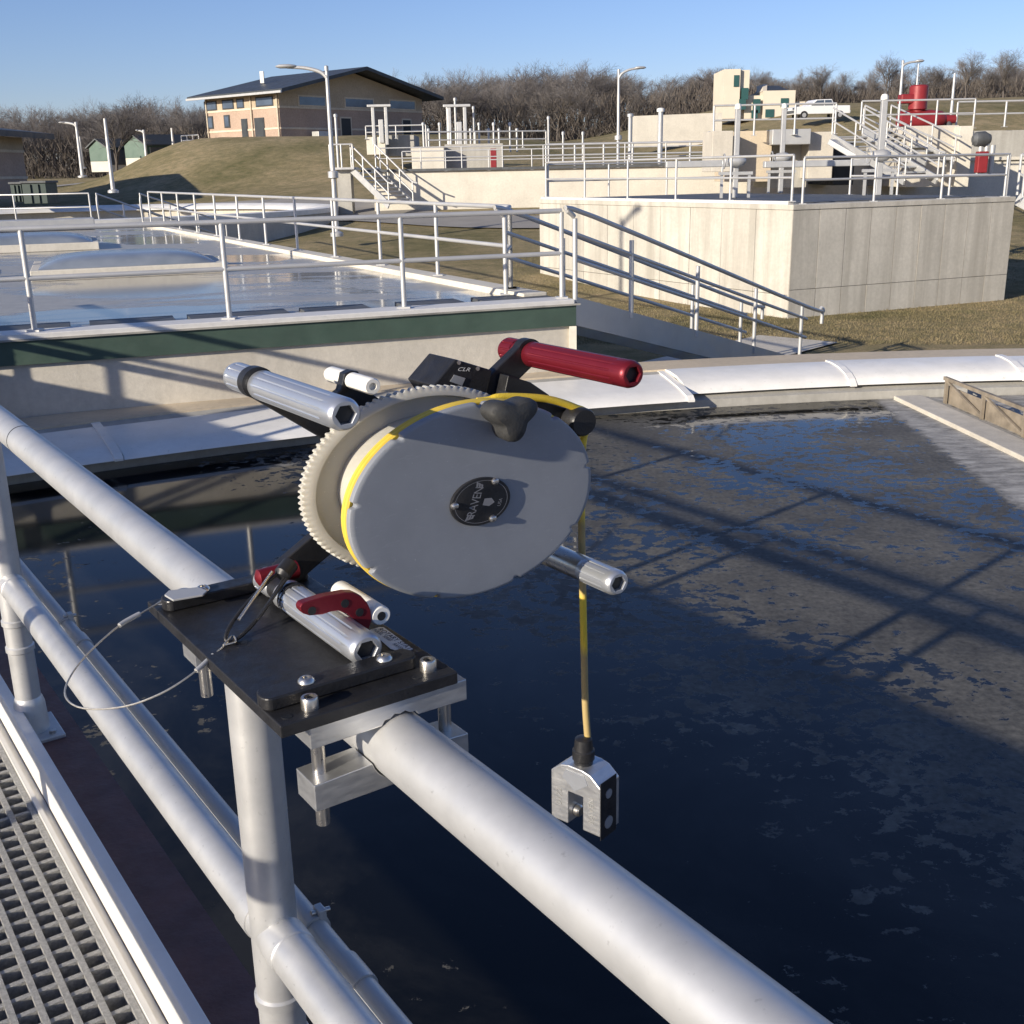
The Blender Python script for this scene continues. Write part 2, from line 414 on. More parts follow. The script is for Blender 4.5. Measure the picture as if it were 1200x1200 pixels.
def drape(name, pts, w, m, lift=.05):
    b = MB(); vs = []; fine = []
    for (a, c) in zip(pts[:-1], pts[1:]):
        a = Vector(a); c = Vector(c); n = max(2, int((c - a).length / 1.2))
        fine += [a.lerp(c, i / n) for i in range(n)]
    fine.append(Vector(pts[-1]))
    for _ in range(3): fine = [fine[0]] + [(fine[i - 1] + fine[i] * 2 + fine[i + 1]) / 4 for i in range(1, len(fine) - 1)] + [fine[-1]]
    K = 5
    for i, p in enumerate(fine):
        d = (fine[min(i + 1, len(fine) - 1)] - fine[max(i - 1, 0)]).normalized(); e = Vector((-d.y, d.x))
        for k in range(K):
            q = p + e * (w * (k / (K - 1) - .5)); vs.append((q.x, q.y, ter(q.x, q.y) + lift))
    b.add(vs, [(i * K + k, i * K + k + 1, (i + 1) * K + k + 1, (i + 1) * K + k) for i in range(len(fine) - 1) for k in range(K - 1)])
    o = b.build(name, m, org=(0, 0, 0), smooth=True); o['kind'] = 'structure'
drape('road', [(14, 40), (6, 41), (-1, 41.5), (-6, 46), (-9, 54), (-18, 60), (-40, 63), (-70, 64)], 3.6, ASPH)
drape('road', [(-31, 88), (-45, 84), (-90, 82)], 5.0, ASPH)
drape('path', [(1.3, 15.2), (3.0, 17.0), (5.0, 19.2)], 1.5, CONC_PALE, .03)

# ------------------------------------------------------------------ clarifier the footbridge crosses
CX, CY = 5.57, -6.2
WZ = EYE - 2.4
def pol(R, a, z): return Vector((CX + R * math.cos(a), CY + R * math.sin(a), z))
b = MB(); n = 160
b.add([pol(17.9, 2 * math.pi * k / n, WZ) for k in range(n)], [tuple(range(n))])
o = b.build('water', WATER, org=(0, 0, 0)); o['kind'] = 'structure'
clar = thing('clarifier_tank', (CX, CY, 0), 'round open clarifier basin with dark water below a white rim', 'tank')
def ring(prof, a0, a1, step=1.0):
    """revolve an open profile [(R, z)] about the clarifier's centre"""
    b = MB(); n = max(2, int((a1 - a0) / step) + 1); m = len(prof); vs = []
    for i in range(n):
        a = math.radians(a0 + (a1 - a0) * i / (n - 1)); vs += [pol(R, a, z) for R, z in prof]
    fs = [(i * m + k, i * m + (k + 1) % m, (i + 1) * m + (k + 1) % m, (i + 1) * m + k) for i in range(n - 1) for k in range(m)]
    fs += [tuple(range(m)), tuple(range((n - 1) * m, n * m))]
    b.add(vs, fs); return b
ring([(17.93, -.5), (19.15, -.5), (19.15, .77), (18.62, .77), (18.0, .60), (17.93, .58)], -40, 220, 2).build('basin_wall', CONC_GREY, clar, smooth=True)
ring([(18.66, .77), (19.2, .77), (19.2, .79), (18.66, .79)], -40, 220, 2).build('kerb_ring', CONC_TAN, clar)
seam = 102.0
for k in range(-9, 20):
    a0 = seam + 6 * k; a1 = a0 + 6
    wob = random.uniform(-.006, .006)
    if k >= 0:      # covers with a lower front lip
        pr = [(17.74, .615), (17.78, .655), (18.02, .70), (18.4, .745), (18.68, .765), (18.68, .745), (18.0, .66), (17.80, .62)]
    else:
        pr = [(17.97, .645), (18.02, .70), (18.12, .745), (18.3, .785), (18.5, .80), (18.68, .795), (18.68, .775), (18.3, .755), (18.1, .70), (18.02, .645)]
    pr = [(R, z + wob) for R, z in pr]
    c = ring(pr, a0 + .05, a1 - .05, .75).build('launder_cover', WHITE_COVER, clar, smooth=True)
    fl = [(R + (.0 if i else -.012), z + .014) for i, (R, z) in enumerate(pr[:5 if k >= 0 else 6])]
    fl2 = fl + [(R, z - .02) for R, z in reversed(fl)]
    ring(fl2, a0 - .02, a0 + .22, .12).build('seam_flange', WHITE_COVER, c)

# radial scum trough with its rusty lattice screen
ta = math.atan2(11.3 - CY, 4.25 - CX); tr = Vector((math.cos(ta), math.sin(ta), 0)); tn = Vector((tr.y, -tr.x, 0))
tb = Vector((CX, CY, 0))
trough = thing('scum_trough', tb + tr * 14.8 + Z * (WZ - .1), 'pale radial scum trough lying at the water surface below the white rim', 'trough')
b = MB(); b.box(tb + tr * 14.2 + Z * (WZ - .015), 7.3, .31, .11, tr, tn, Z); b.build('trough_beam', CONC_PALE, trough, bevel=.01)
b = MB(); b.box(tb + tr * 14.2 + tn * .20 + Z * (WZ - .03), 7.3, .05, .10, tr, tn, Z); b.build('angle_edge', CONC_GREY, trough)
RUST = mat('weathered_lattice', (.26, .22, .17), .8, .2, .4, 6)
for k in range(9):
    p = tb + tr * (17.55 - .78 * k) + tn * .27
    b = MB(); b.bar(p + Z * (WZ - .02), p + Z * (WZ + .26), .03, .03, tn); b.build('screen_post', RUST, trough)
    if k < 8:
        b = MB(); b.bar(p + Z * (WZ + .24), p - tr * .78 + Z * (WZ + .03), .022, .022, tn); b.build('screen_brace', RUST, trough)
b = MB(); b.bar(tb + tr * 17.6 + tn * .27 + Z * (WZ + .26), tb + tr * 11 + tn * .27 + Z * (WZ + .26), .035, .035); b.build('screen_rail', RUST, trough)
b = MB(); b.box(tb + tr * 14.3 + tn * .31 + Z * (WZ + .08), 6.6, .01, .20, tr, tn, Z); b.build('screen_plate', RUST, trough)

# ------------------------------------------------------------------ footbridge with grating
bridge = thing('footbridge', W(-.1, 2.5, -1.5), 'footbridge deck of gritty grating with pale toe boards over the clarifier', 'footbridge')
LQ, RQ = -.62, .352
b = MB()
for s0 in (-6.0,):
    pass
for q0 in [RQ - .006 - .0445 * k for k in range(22)]:
    MB().bar(W(q0, -5, -1.3755), W(q0, 13, -1.3755), .0115, .031).build('bearing_bar', GRATE, bridge)
mesh_cross = None
for k in range(int((4.4 - 1.15) / .0445)):
    s0 = 1.15 + .0445 * k
    if mesh_cross is None:
        cb = MB().bar(W(LQ, s0, -1.376), W(RQ, s0, -1.376), .0105, .0275).build('cross_bar', GRATE, bridge); mesh_cross = cb; s00 = s0
    else:
        c2 = cb.copy(); COL.objects.link(c2); c2.parent = bridge; c2.location = cb.location + S * (s0 - s00)
b = MB()
for k in range(200):
    s0 = 4.42 + .0445 * k
    if s0 > 13: break
    b.bar(W(LQ, s0, -1.376), W(RQ, s0, -1.376), .0075, .027)
for k in range(140):
    b.bar(W(LQ, 1.10 - .0445 * k, -1.376), W(RQ, 1.10 - .0445 * k, -1.376), .0075, .027)
o = b.build('cross_bars', GRATE, bridge); o['kind'] = 'stuff'
for sg, q0 in ((1, RQ), (-1, LQ)):
    MB().bar(W(q0 + sg * .006, -5, -1.372), W(q0 + sg * .006, 13, -1.372), .010, .042).build('edge_angle', ALU_TOE, bridge)
    MB().bar(W(q0 + sg * .040, -5, -1.309), W(q0 + sg * .040, 13, -1.309), .026, .103).build('toe_board', ALU_TOE, bridge, bevel=.003)
    MB().bar(W(q0 + sg * .0195, -5, -1.387), W(q0 + sg * .0195, 13, -1.387), .0155, .046).build('support_ledge', ALU_TOE, bridge)
    MB().bar(W(q0 + sg * .108, -5, -1.345), W(q0 + sg * .108, 13, -1.345), .132, .022).build('beam_flange', BROWN, bridge)
    MB().bar(W(q0 + sg * .10, -5, -1.51), W(q0 + sg * .10, 13, -1.51), .014, .30).build('beam_web', BROWN, bridge)
    MB().bar(W(q0 + sg * .098, -5, -1.67), W(q0 + sg * .098, 13, -1.67), .165, .022).build('beam_flange', BROWN, bridge)

def bridge_rail(qr, ss, label, sside):
    h = thing('handrail', W(qr, ss[0], -1.334), label, 'handrail')
    MB().tube([W(qr, -5, -.498), W(qr, 13, -.498)], .0302, 40).build('top_rail', ALU, h, smooth=True)
    # thin sleeve joint in the top rail
    MB().tube([W(qr, 2.338, -.498), W(qr, 2.342, -.498)], .0306, 40).build('rail_joint', BLACK, h, smooth=True)
    MB().tube([W(qr, -5, -.930), W(qr, 13, -.930)], .0290, 36).build('mid_rail', ALU, h, smooth=True)
    for s0 in ss:
        p = MB().tube([W(qr, s0, -1.325), W(qr, s0, -.522)], .0302, 36).build('post', ALU, h, smooth=True)
        for sg in (-1, 1):
            MB().loft(W(qr, s0 + sg * .026, -.930), S * sg, Q, Z, [(0, .0308), (.034, .0308), (.036, .0292)], 36).build('rail_socket', ALU, p, smooth=True)
        for z0 in (-1.03, -1.10):
            MB().loft(W(qr, s0, z0), Z, Q, S, [(-.009, .0302), (-.006, .0335), (.006, .0335), (.009, .0302)], 36).build('collar', ALU, p, smooth=True)
        MB().loft(W(qr, s0, -1.327), Z, Q, S, [(0, .040), (.075, .037), (.09, .033), (.095, .0305)], 36).build('base_sleeve', ALU, p, smooth=True)
        MB().box(W(qr + .008, s0, -1.329), .105, .15, .012, Q, S, Z).build('base_plate', ALU, p, bevel=.003)
        for a in (-.055, .055):
            MB().loft(W(qr + .035, s0 + a, -1.323), Z, Q, S, [(0, .009), (.008, .009), (.009, .007)], 6).build('anchor_nut', STEEL, p)
    return h
bridge_rail(.426, (-.41, 1.18, 2.77, 4.36, 5.95, 7.54, 9.13, 10.72, 12.3), 'round aluminium handrail that carries the clamped reel', 1)
bridge_rail(-.70, (-.9, .69, 2.28, 3.87, 5.46, 7.05, 8.64, 10.23, 11.82), 'aluminium handrail along the other side of the footbridge', -1)
# unseen railed landing, added to throw railing shadows on the covered tank wall
land = thing('shadow_landing', W(-1.5, 10.2, -2.9), 'unseen landing added beside the footbridge to throw shadows on the covered tank', 'landing')
MB().prism([W(-.79, 9.2, -1.40), W(-2.3, 9.2, -1.40), W(-2.3, 11.0, -1.40), W(-.79, 11.0, -1.40)], Z * .04).build('platform', GALV, land)
for q_, s_ in ((-2.2, 9.3), (-2.2, 10.9), (-.9, 9.3), (-.9, 10.9)):
    MB().tube([W(q_, s_, -2.9), W(q_, s_, -1.40)], .05, 12).build('leg', GALV, land, smooth=True)
cond = thing('conduit_pipe', W(.50, 1.18, -1.0), 'thin grey conduit pipe running behind the middle rail of the handrail', 'conduit')
MB().tube([W(.497, -5, -.985), W(.497, 13, -.985)], .0165, 24).build('pipe', GALV, cond, smooth=True)
for s0 in (1.10, 2.42, 5.9, 7.5):
    MB().tube([W(.497, s0 - .028, -.985), W(.497, s0 + .028, -.985)], .0195, 24).build('coupling', GALV, cond, smooth=True)
for s0 in (1.22, 2.55):
    MB().tube([W(.497, s0 - .009, -.985), W(.497, s0 + .009, -.985)], .0205, 24).build('pipe_strap', GALV, cond, smooth=True)
    MB().box(W(.507, s0, -.966), .012, .02, .018, Q, S, Z).build('strap_lug', GALV, cond, bevel=.002)
    MB().tube([W(.494, s0, -.962), W(.521, s0, -.966)], .004, 10).build('strap_bolt', STEEL, cond, smooth=True)

# ------------------------------------------------------------------ mounting station clamped on the rail
PZ = -.44
QC = .401
st = thing('mounting_plate', W(QC, .98, -.53), 'black mounting plate clamped on top of the rail, with bolts and a white sticker', 'mounting plate')
plate = MB().box(W(QC - .003, .977, PZ - .006), .175, .356, .012, Q, S, Z).build('plate', BLACK, st, bevel=.0012)
for s0, a0, a1 in ((.840, .309, .462), (1.118, .316, .482)):
    pts = []
    w = .0135
    for cx_, sg in ((a1 - w, 1), (a0 + w, -1)):
        for k in range(9):
            a = math.radians(-90 + 180 * k / 8) if sg > 0 else math.radians(90 + 180 * k / 8)
            pts.append(W(cx_ + w * .55 * math.cos(a) + (w * .45 if sg > 0 else -w * .45), s0 + w * math.sin(a) * .95, PZ + .0005))
    bar = MB().prism(pts, Z * .012).build('cleat_bar', BLACK, st, bevel=.0015)
    for qb in (a0 + .045, a1 - .03):
        MB().loft(W(qb, s0, PZ + .0127), Z, Q, S, [(0, .0078), (.002, .0074), (.0040, .0052), (.0041, lambda a: .0034), (.0018, lambda a: .0034)], 24).build('button_screw', STEEL, bar, smooth=True)
for qb, sb in ((.345, .815), (.466, .819), (.345, 1.135)):
    bolt = MB().loft(W(qb, sb, PZ), Z, Q, S, [(0, .0078), (.0095, .0078), (.0108, .0070), (.0109, .0046), (.006, .0046)], 24).build('socket_bolt', STEEL, st, smooth=True)
    MB().loft(W(qb, sb, PZ + .0062), Z, Q, S, [(0, .0045), (.0004, .0044)], 6).build('socket_recess', BLACK, bolt)
for qb, sb in ((.322, .812), (.450, .812), (.480, .818)):
    MB().loft(W(qb, sb, PZ - .004), Z, Q, S, [(0, .0048), (.0044, .0048)], 18).build('bolt_hole', DARK, st)
# sticker
def plate_q(ox, oy, s=PZ): 
    q_, s_ = qs(ox, oy, s); return q_, s_
stk = [qs(430 + 5, 741, PZ + .001), qs(444, 735, PZ + .001), qs(449, 736.5, PZ + .001), qs(485, 762, PZ + .001), qs(475, 767, PZ + .001)]
stq = [qs(433, 739, PZ), qs(445, 735.5, PZ), qs(450, 736, PZ), qs(484.5, 761.5, PZ), qs(474, 766, PZ), qs(457.5, 761, PZ)]
sticker = MB().prism([W(a, c, PZ + .0004) for a, c in stq], Z * .0004).build('sticker', WHITEP, st)
INK = mat('printed_ink', (.03, .03, .05), .6)
text_mesh('(C) ROTARY STATION', W(*[sum(t_) / 2 for t_ in zip(qs(448, 738.5, PZ), qs(479, 762, PZ))], PZ + .0011), -S, Q * .8, .0098, 'sticker_print', INK, sticker)
text_mesh('MODEL  SERIES', W(*qs(448, 745, PZ), PZ + .0011), -S, Q, .0055, 'sticker_print', INK, sticker)
text_mesh('RAVEN', W(*qs(467, 759, PZ), PZ + .0011), -S, Q, .006, 'sticker_print', INK, sticker)
# clamps round the rail
for s0 in (.822, 1.045):
    up = []
    ql, qr_ = .338 if s0 < 1 else .316, .497
    r0 = .0318
    cz = -.498; zt = PZ - .0125; zb = -.4735
    up = [(ql, zt), (qr_, zt), (qr_, zb)]
    for k in range(13):
        a = math.radians(35 + 110 * k / 12); r_ = r0 + (.002 if k % 2 else 0)
        z_ = cz + r_ * math.sin(a)
        if z_ > zb: up.append((.426 + r_ * math.cos(a), z_))
    up.append((ql, zb))
    MB().prism([W(a, s0 - .019, z_) for a, z_ in up], S * .038).build('upper_clamp', ALU_RAW, st, bevel=.0008)
    lo = [(qr_, -.506), (qr_, -.534), (ql, -.534), (ql, -.506)]
    for k in range(13):
        a = math.radians(195 + 150 * k / 12); lo.append((.426 + r0 * math.cos(a), max(-.5335, cz + r0 * math.sin(a))))
    q_b = ql
    if s0 > 1: ql = .372
    lo2 = [(ql, -.5085), (ql, -.5345), (qr_, -.5345), (qr_, -.5085)] + [(.426 + r0 * math.cos(math.radians(-15 - 150 * k / 12)), cz + r0 * math.sin(math.radians(-15 - 150 * k / 12))) for k in range(13)]
    MB().prism([W(a, s0 - .019, z_) for a, z_ in lo2], S * .038).build('lower_clamp', ALU_RAW, st, bevel=.0008)
    for qb in (q_b + .014, qr_ - .014):
        MB().tube([W(qb, s0, -.560 if s0 < 1 else -.515), W(qb, s0, -.47)], .0062, 20).build('clamp_bolt', STEEL, st, smooth=True)

# fluted grips --------------------------------------------------------------
def hexr(a, r):
    m_ = (a % (math.pi / 3)) - math.pi / 6; return r * math.cos(math.pi / 6) / math.cos(m_)
def grip(name, m, parent, q0, z0, s_a, s_b, R, back=False, hexend=True, flutes=12):
    """fluted round grip along the bridge axis; open hex end at s_a (towards -S)"""
    L = s_b - s_a
    def fl(depth):
        def f(a):
            k = (a * flutes / (2 * math.pi)) % 1
            return R - (depth if abs(k - .5) < .11 else 0)
        return f
    st_ = []
    if hexend:
        rh = R * .62
        st_ += [(.022, lambda a: hexr(a, rh * .98)), (.0005, lambda a: hexr(a, rh)), (0, lambda a: hexr(a, rh * 1.05)), (0, R * .80), (.002, R * .93), (.006, R)]
    else:
        st_ += [(0, R * .55), (.0015, R * .82), (.005, R * .96), (.009, R)]
    d = .0011
    st_ += [(min(.022, L * .2), R), (min(.024, L * .22), fl(d)), (L - min(.018, L * .18), fl(d)), (L - min(.016, L * .16), R), (L - .003, R), (L, R * .9)]
    o = W(q0, s_a, z0)
    g = MB().loft(o, S, Q, Z * .92, st_, 144 if flutes else 48).build(name, m, parent, smooth=True)
    if hexend:
        MB().loft(o, S, Q, Z * .92, [(.006, lambda a: hexr(a, R * .605)), (.0065, lambda a: hexr(a, R * .605))], 72).build('hex_shade_plug', DARK, g)  # near-black plug stands in for the shade inside the hex hole
    return g

# pivot grip lying on the plate
piv = thing('pivot_grip', W(.436, .96, PZ), 'ribbed silver grip with red lever lying on the black plate', 'pivot grip')
PVZ = PZ + .0172
grip('front_grip', GRIP, piv, .424, PVZ, .857, 1.040, .0172)
MB().tube([W(.424, 1.035, PVZ), W(.424, 1.105, PVZ)], .0125, 32).build('spindle', BLACK, piv, smooth=True)
grip('rear_grip', GRIP, piv, .424, PVZ, 1.062, 1.098, .0150, hexend=False)
MB().tube([W(.424, 1.022, PVZ), W(.424, 1.0245, PVZ)], .01745, 48).build('groove_ring', BLACK, piv, smooth=True)
MB().tube([W(.424, 1.016, PVZ), W(.424, 1.0185, PVZ)], .01745, 48).build('groove_ring', BLACK, piv, smooth=True)
zl = [(430, 430), (445, 405), (475, 393), (600, 355), (750, 326), (810, 328), (860, 350), (905, 400), (928, 450), (935, 520), (915, 585), (880, 575), (830, 530), (760, 475), (700, 455), (650, 462), (590, 482), (500, 490), (455, 476), (435, 455)]
SL = .905
lev = MB().prism([W(*(lambda t: (t[0], SL, t[1]))(qz(280 + x / 6, 640 + y / 6, SL))) for x, y in zl], S * .011).build('lever', REDA, piv, bevel=.001)
for x, y in ((513, 455), (745, 403), (848, 465)):
    t = qz(280 + x / 6, 640 + y / 6, SL)
    MB().loft(W(t[0], SL - .0006, t[1]), S, Q, Z, [(0, .0042), (.004, .0042)], 18).build('lever_hole', DARK, lev)
t0 = qz(447, 722, .905)
rol = MB().loft(W(t0[0], .905, t0[1]), S, Q, Z * .9, [(0, .0045), (0, .0095), (.002, .0108), (.09, .0108), (.092, .0095)], 32).build('roller', WHITEP, piv, smooth=True)
MB().loft(W(t0[0], .9046, t0[1]), S, Q, Z, [(0, .0046), (.004, .0046)], 16).build('roller_bore', DARK, rol)
q1, z1 = qz(312, 675, 1.075)
MB().loft(W(q1, 1.075, z1), Q, S, Z, [(-.012, .004), (-.009, .009), (.02, .010), (.035, .010), (.037, .007)], 24).build('pull_knob', REDA, piv, smooth=True)

# ------------------------------------------------------------------ the reel
RC, RZ = .600, -.328
VS = .69
reel = thing('cable_reel', W(RC, 1.0, -.44), 'grey plastic cable reel with silver and red grips held above the rail', 'cable reel')
def drum(R, s): return lambda a: R
UQ, UZ = Q, Z * VS
oc = W(RC, 0, RZ)
# front disc with small notches in its rim
def rim(a):
    k = (a * 9 / (2 * math.pi) + .30) % 1; x = abs(k - .5) * 2 * math.pi / 9
    return .150 - (.0055 * math.sqrt(max(0, 1 - (x / .035) ** 2)) if x < .035 else 0)
fd = MB().loft(oc, S, UQ, UZ, [(.9312, .125), (.9312, lambda a: rim(a) - .006), (.9313, lambda a: rim(a) - .003), (.9325, lambda a: rim(a) - .0008), (.9345, rim), (.9385, rim), (.9400, lambda a: rim(a) - .002)], 360).build('front_disc', DISC, reel, smooth=True)
fd2 = None
# geared rear flange
def teeth(a):
    k = (a * 104 / (2 * math.pi)) % 1
    return .1485 + .0030 * max(0, min(1, 1.6 * math.sin(2 * math.pi * k) * .5 + .5))
MB().loft(oc, S, UQ, UZ, [(1.046, .098), (1.046, .1345), (1.036, .1365), (1.036, .1425), (1.038, .1465), (1.039, teeth), (1.048, teeth), (1.049, .146), (1.049, .10)], 768, cap0=False).build('gear_flange', NATURAL, reel, smooth=True)
MB().loft(oc, S, UQ, UZ, [(.936, .108), (1.0, .104), (1.047, .106)], 128, False, False).build('hub', NATURAL, reel, smooth=True)
# rope wound beside the front disc
b = MB(); N = 100
for (s0, R0) in tuple((.9445 + .0068 * i, .1115 + .0068 * j) for j in range(6) for i in range(5 - j // 2 - (j > 4))) + ((.9440, .1465),):
    b.tube([oc + S * s0 + UQ * (R0 * math.cos(2 * math.pi * k / N)) + UZ * (R0 * math.sin(2 * math.pi * k / N)) for k in range(N)], .0036, 8, closed=True)
o = b.build('wound_cable', YELLOW, reel, smooth=True); o['kind'] = 'stuff'
# rear frame arms in one plane behind the gear
SA = 1.088
corners = {'ul': (.430, -.2045), 'ur': (.775, -.2095), 'll': (.436, PVZ), 'lr': (.758, -.444)}
MB().loft(oc, S, UQ, UZ, [(1.056, .05), (1.10, .05)], 48).build('rear_hub', BLACK, reel)
for kname, (q_, z_) in corners.items():
    a = W(RC, SA, RZ); c = W(q_, SA, z_); d = (c - a).normalized()
    MB().bar(a, c - d * .004, .014, .032, d.cross(S)).build('frame_arm', BLACK, reel, bevel=.0015)
    rr = .0172
    if kname != 'll':
        MB().loft(W(q_, SA - .007, z_), S, Q, Z * .92, [(0, rr + .0008), (.014, rr + .0008)], 48).build('arm_ring', BLACK, reel, smooth=True)
grip('silver_grip', GRIP, reel, .4325, -.2065, .888, SA - .008, .0168)
grip('rear_stub', GRIP, reel, .4325, -.2065, SA + .008, 1.148, .0166, hexend=False)
grip('red_grip', REDA, reel, .7755, -.2110, .893, SA - .008, .0165)
grip('rear_stub', REDA, reel, .7755, -.2110, SA + .008, 1.130, .0163, hexend=False)
grip('lower_grip', GRIP, reel, .758, -.4455, .893, .955, .0160)
MB().tube([W(.758, .95, -.4455), W(.758, SA, -.4455)], .0150, 32).build('dark_sleeve', STEEL, reel, smooth=True)
# white crank handle on a black hook arm
SH = 1.09
MB().loft(W(.538, 1.036, -.2150), S, Q, Z * .92, [(.006, .0045), (0, .0045), (0, .0085), (.002, .0098), (.046, .0098)], 32).build('crank_handle', WHITEP, reel, smooth=True)
MB().loft(W(.538, 1.036 + .061, -.2150), S, Q, Z * .92, [(0, .0098), (.036, .0098), (.040, .0085), (.041, .004)], 32).build('crank_handle', WHITEP, reel, smooth=True)
hk = [(.546, -.2060), (.538, -.2040), (.529, -.2065), (.5265, -.2150), (.523, -.2240), (.508, -.2330), (.49, -.240), (.50, -.262), (.55, -.255), (.57, -.240), (.556, -.228), (.549, -.218)]
MB().prism([W(a, 1.083, c) for a, c in hk], S * .013).build('crank_arm', BLACK, reel, bevel=.001)
# small counter box behind the gear
bx = thing  # keep name short
cb_ = MB().prism([W(*(lambda t: (t[0], 1.075, t[1]))(qz(x, y, 1.075))) for x, y in ((508, 452), (534, 421), (577, 434), (568, 470), (520, 470))], S * .06)
cbx = cb_.build('counter_box', BLACK, reel, bevel=.0015)
MB().prism([W(*(lambda t: (t[0], 1.0745, t[1]))(qz(x, y, 1.0745))) for x, y in ((527, 447), (532, 439), (545, 443), (541, 452))], -S * .001).build('counter_label', GRIP, cbx)
text_mesh('CLR', W(*(lambda t: (t[0], 1.0742, t[1]))(qz(544, 433, 1.0742))), (Q * .95 + Z * -.15), (Q * .5 + Z * .55), .010, 'counter_print', WHITEP, cbx)
for x, y in ((538, 425), (560, 432)):
    t = qz(x, y, 1.0745); MB().loft(W(t[0], 1.0742, t[1]), S, Q, Z, [(0, .0025), (.002, .0025)], 12).build('box_screw', STEEL, cbx)
MB().prism([W(*(lambda t: (t[0], 1.06, t[1]))(qz(x, y, 1.06))) for x, y in ((590, 468), (596, 440), (622, 448), (644, 463), (642, 470))], S * .03).build('guide_bracket', BLACK, reel, bevel=.001)
# cable guide roller
t = qz(676, 493, 1.0)
MB().loft(W(t[0], .985, t[1]), S, Q, Z * .9, [(0, .006), (0, .0165), (.003, .0185), (.022, .0185), (.026, .013), (.05, .013), (.054, .018), (.06, .018)], 36).build('guide_roller', BLACK, reel, smooth=True)
MB().bar(W(.69, 1.02, -.245), W(t[0], 1.02, t[1] + .002), .018, .018).build('guide_arm', BLACK, reel, bevel=.001)
# lobed brake knob on the disc
def lobe(R): return lambda a: R * (1 + .26 * math.cos(3 * (a - .5)))
kq, kz = .624, -.2375
MB().loft(W(kq, .934, kz), -S, Q, Z * .8, [(0, .012), (.010, .013), (.012, lobe(.020)), (.015, lobe(.0245)), (.030, lobe(.0255)), (.036, lobe(.0245)), (.0395, lobe(.021)), (.041, lobe(.012))], 96).build('lobed_knob', RUBBER, reel, smooth=True)
# name plate
npl = MB().loft(W(RC, .9310, RZ), -S, UQ, UZ, [(0, .0368), (.0028, .0368), (.0034, .0360)], 96).build('name_plate', BLACK, reel, smooth=True)
PRINT = mat('grey_engraving', (.22, .22, .23), .5, .3)
b = MB(); b.loft(W(RC, .92755, RZ), -S, UQ, UZ, [(0, .0322), (0, .0328)], 96, False, False)
b.build('engraved_ring', PRINT, npl)
ph = math.radians(74)
tx = Q * math.cos(ph) + UZ * math.sin(ph); ty = -Q * math.sin(ph) + UZ * math.cos(ph)
ctr = W(RC, .92745, RZ)
text_mesh('RAVEN', ctr + ty * .0075, tx, ty, .0150, 'engraved_print', PRINT, npl, space=.95)
text_mesh('USA', ctr - ty * .0240, tx, ty, .0065, 'engraved_print', PRINT, npl)
b = MB()
for sg in (-1, 1):
    for i, L in enumerate((.0085, .0062, .0040)):
        x0 = .0220 + i * .0004; y = .0105 - i * .0032 + .001
        p = [ctr + tx * (sg * (x0 - .001)) + ty * (y + .0009), ctr + tx * (sg * (x0 + L)) + ty * (y + .0024), ctr + tx * (sg * (x0 + L * .72)) + ty * (y - .0008), ctr + tx * (sg * (x0 - .001)) + ty * (y - .0012)]
        b.add(p, [(0, 1, 2, 3)])
pent = [ctr - ty * .0075 + tx * x + ty * y for x, y in ((-.0050, .0048), (.0050, .0048), (.0062, -.0040), (0, -.0095), (-.0062, -.0040))]
b.add(pent, [(0, 1, 2, 3, 4)]); b.build('engraved_emblem', PRINT, npl)
for a in (180, 62, -62):
    a = math.radians(a - 4); p = ctr + UQ * (.0328 * math.cos(a)) + UZ * (.0328 * math.sin(a))
    sc_ = MB().loft(p + S * .001, -S, Q, Z * .9, [(0, .0045), (.0025, .0042), (.004, .0026), (.0042, .0018)], 20).build('plate_screw', STEEL, npl, smooth=True)

# ------------------------------------------------------------------ cable and sensor
t1 = qz(686, 700, 1.0)
CQ = t1[0]
cab = MB()
pts = []
g0 = qz(604, 470, 1.0); 
top = [(.645, RZ + VS * .128), (.66, -.2400), (.675, -.2385), (.71, -.2430), (.745, -.2505), (t[0] - .004, t[1] + .0165), (t[0] + .0150, t[1] + .004)]
for q_, z_ in top: pts.append(W(q_, 1.0, z_))
zz = [-.31, -.36, -.41, -.50, -.58, -.65, -.700]
qq = [CQ - .004, CQ - .006, CQ - .006, CQ - .004, CQ - .002, CQ, CQ + .004]
for q_, z_ in zip(qq, zz): pts.append(W(q_, 1.0, z_))
fine = []
for i in range(len(pts) - 1):
    p0, p1, p2, p3 = pts[max(i - 1, 0)], pts[i], pts[i + 1], pts[min(i + 2, len(pts) - 1)]
    for k in range(8):
        u = k / 8; fine.append(.5 * ((2 * p1) + (p2 - p0) * u + (2 * p0 - 5 * p1 + 4 * p2 - p3) * u * u + (3 * p1 - p0 - 3 * p2 + p3) * u ** 3))
fine.append(pts[-1])
cabo = cab.tube(fine, .0044, 14).build('yellow_cable', CABLEM, smooth=True)
tag(cabo, 'worn yellow cable hanging straight down from the grey reel', 'cable')
sen = thing('sensor_block', W(CQ, 1.0, -.84), 'machined metal fork sensor block hanging on the yellow cable', 'sensor')
sx = Vector((.76, -.65, 0)).normalized(); sy = Vector((-sx.y, sx.x, 0))   # block faces, turned a little away from the bridge axis
so = W(CQ - .003, 1.0, -.818)
P = lambda x, z, y=0: so + sx * (x * .92) + sy * (y * .85) + Z * (z * .80)
out = [(-.043, 0), (-.043, .088), (-.026, .104), (-.012, .108), (.012, .108), (.026, .104), (.043, .088), (.043, 0), (.013, 0), (.013, .060), (-.013, .060), (-.013, 0)]
blk = MB().prism([P(x, z, -.021) for x, z in out], sy * .042).build('fork_body', ALU_RAW, sen, bevel=.0015)
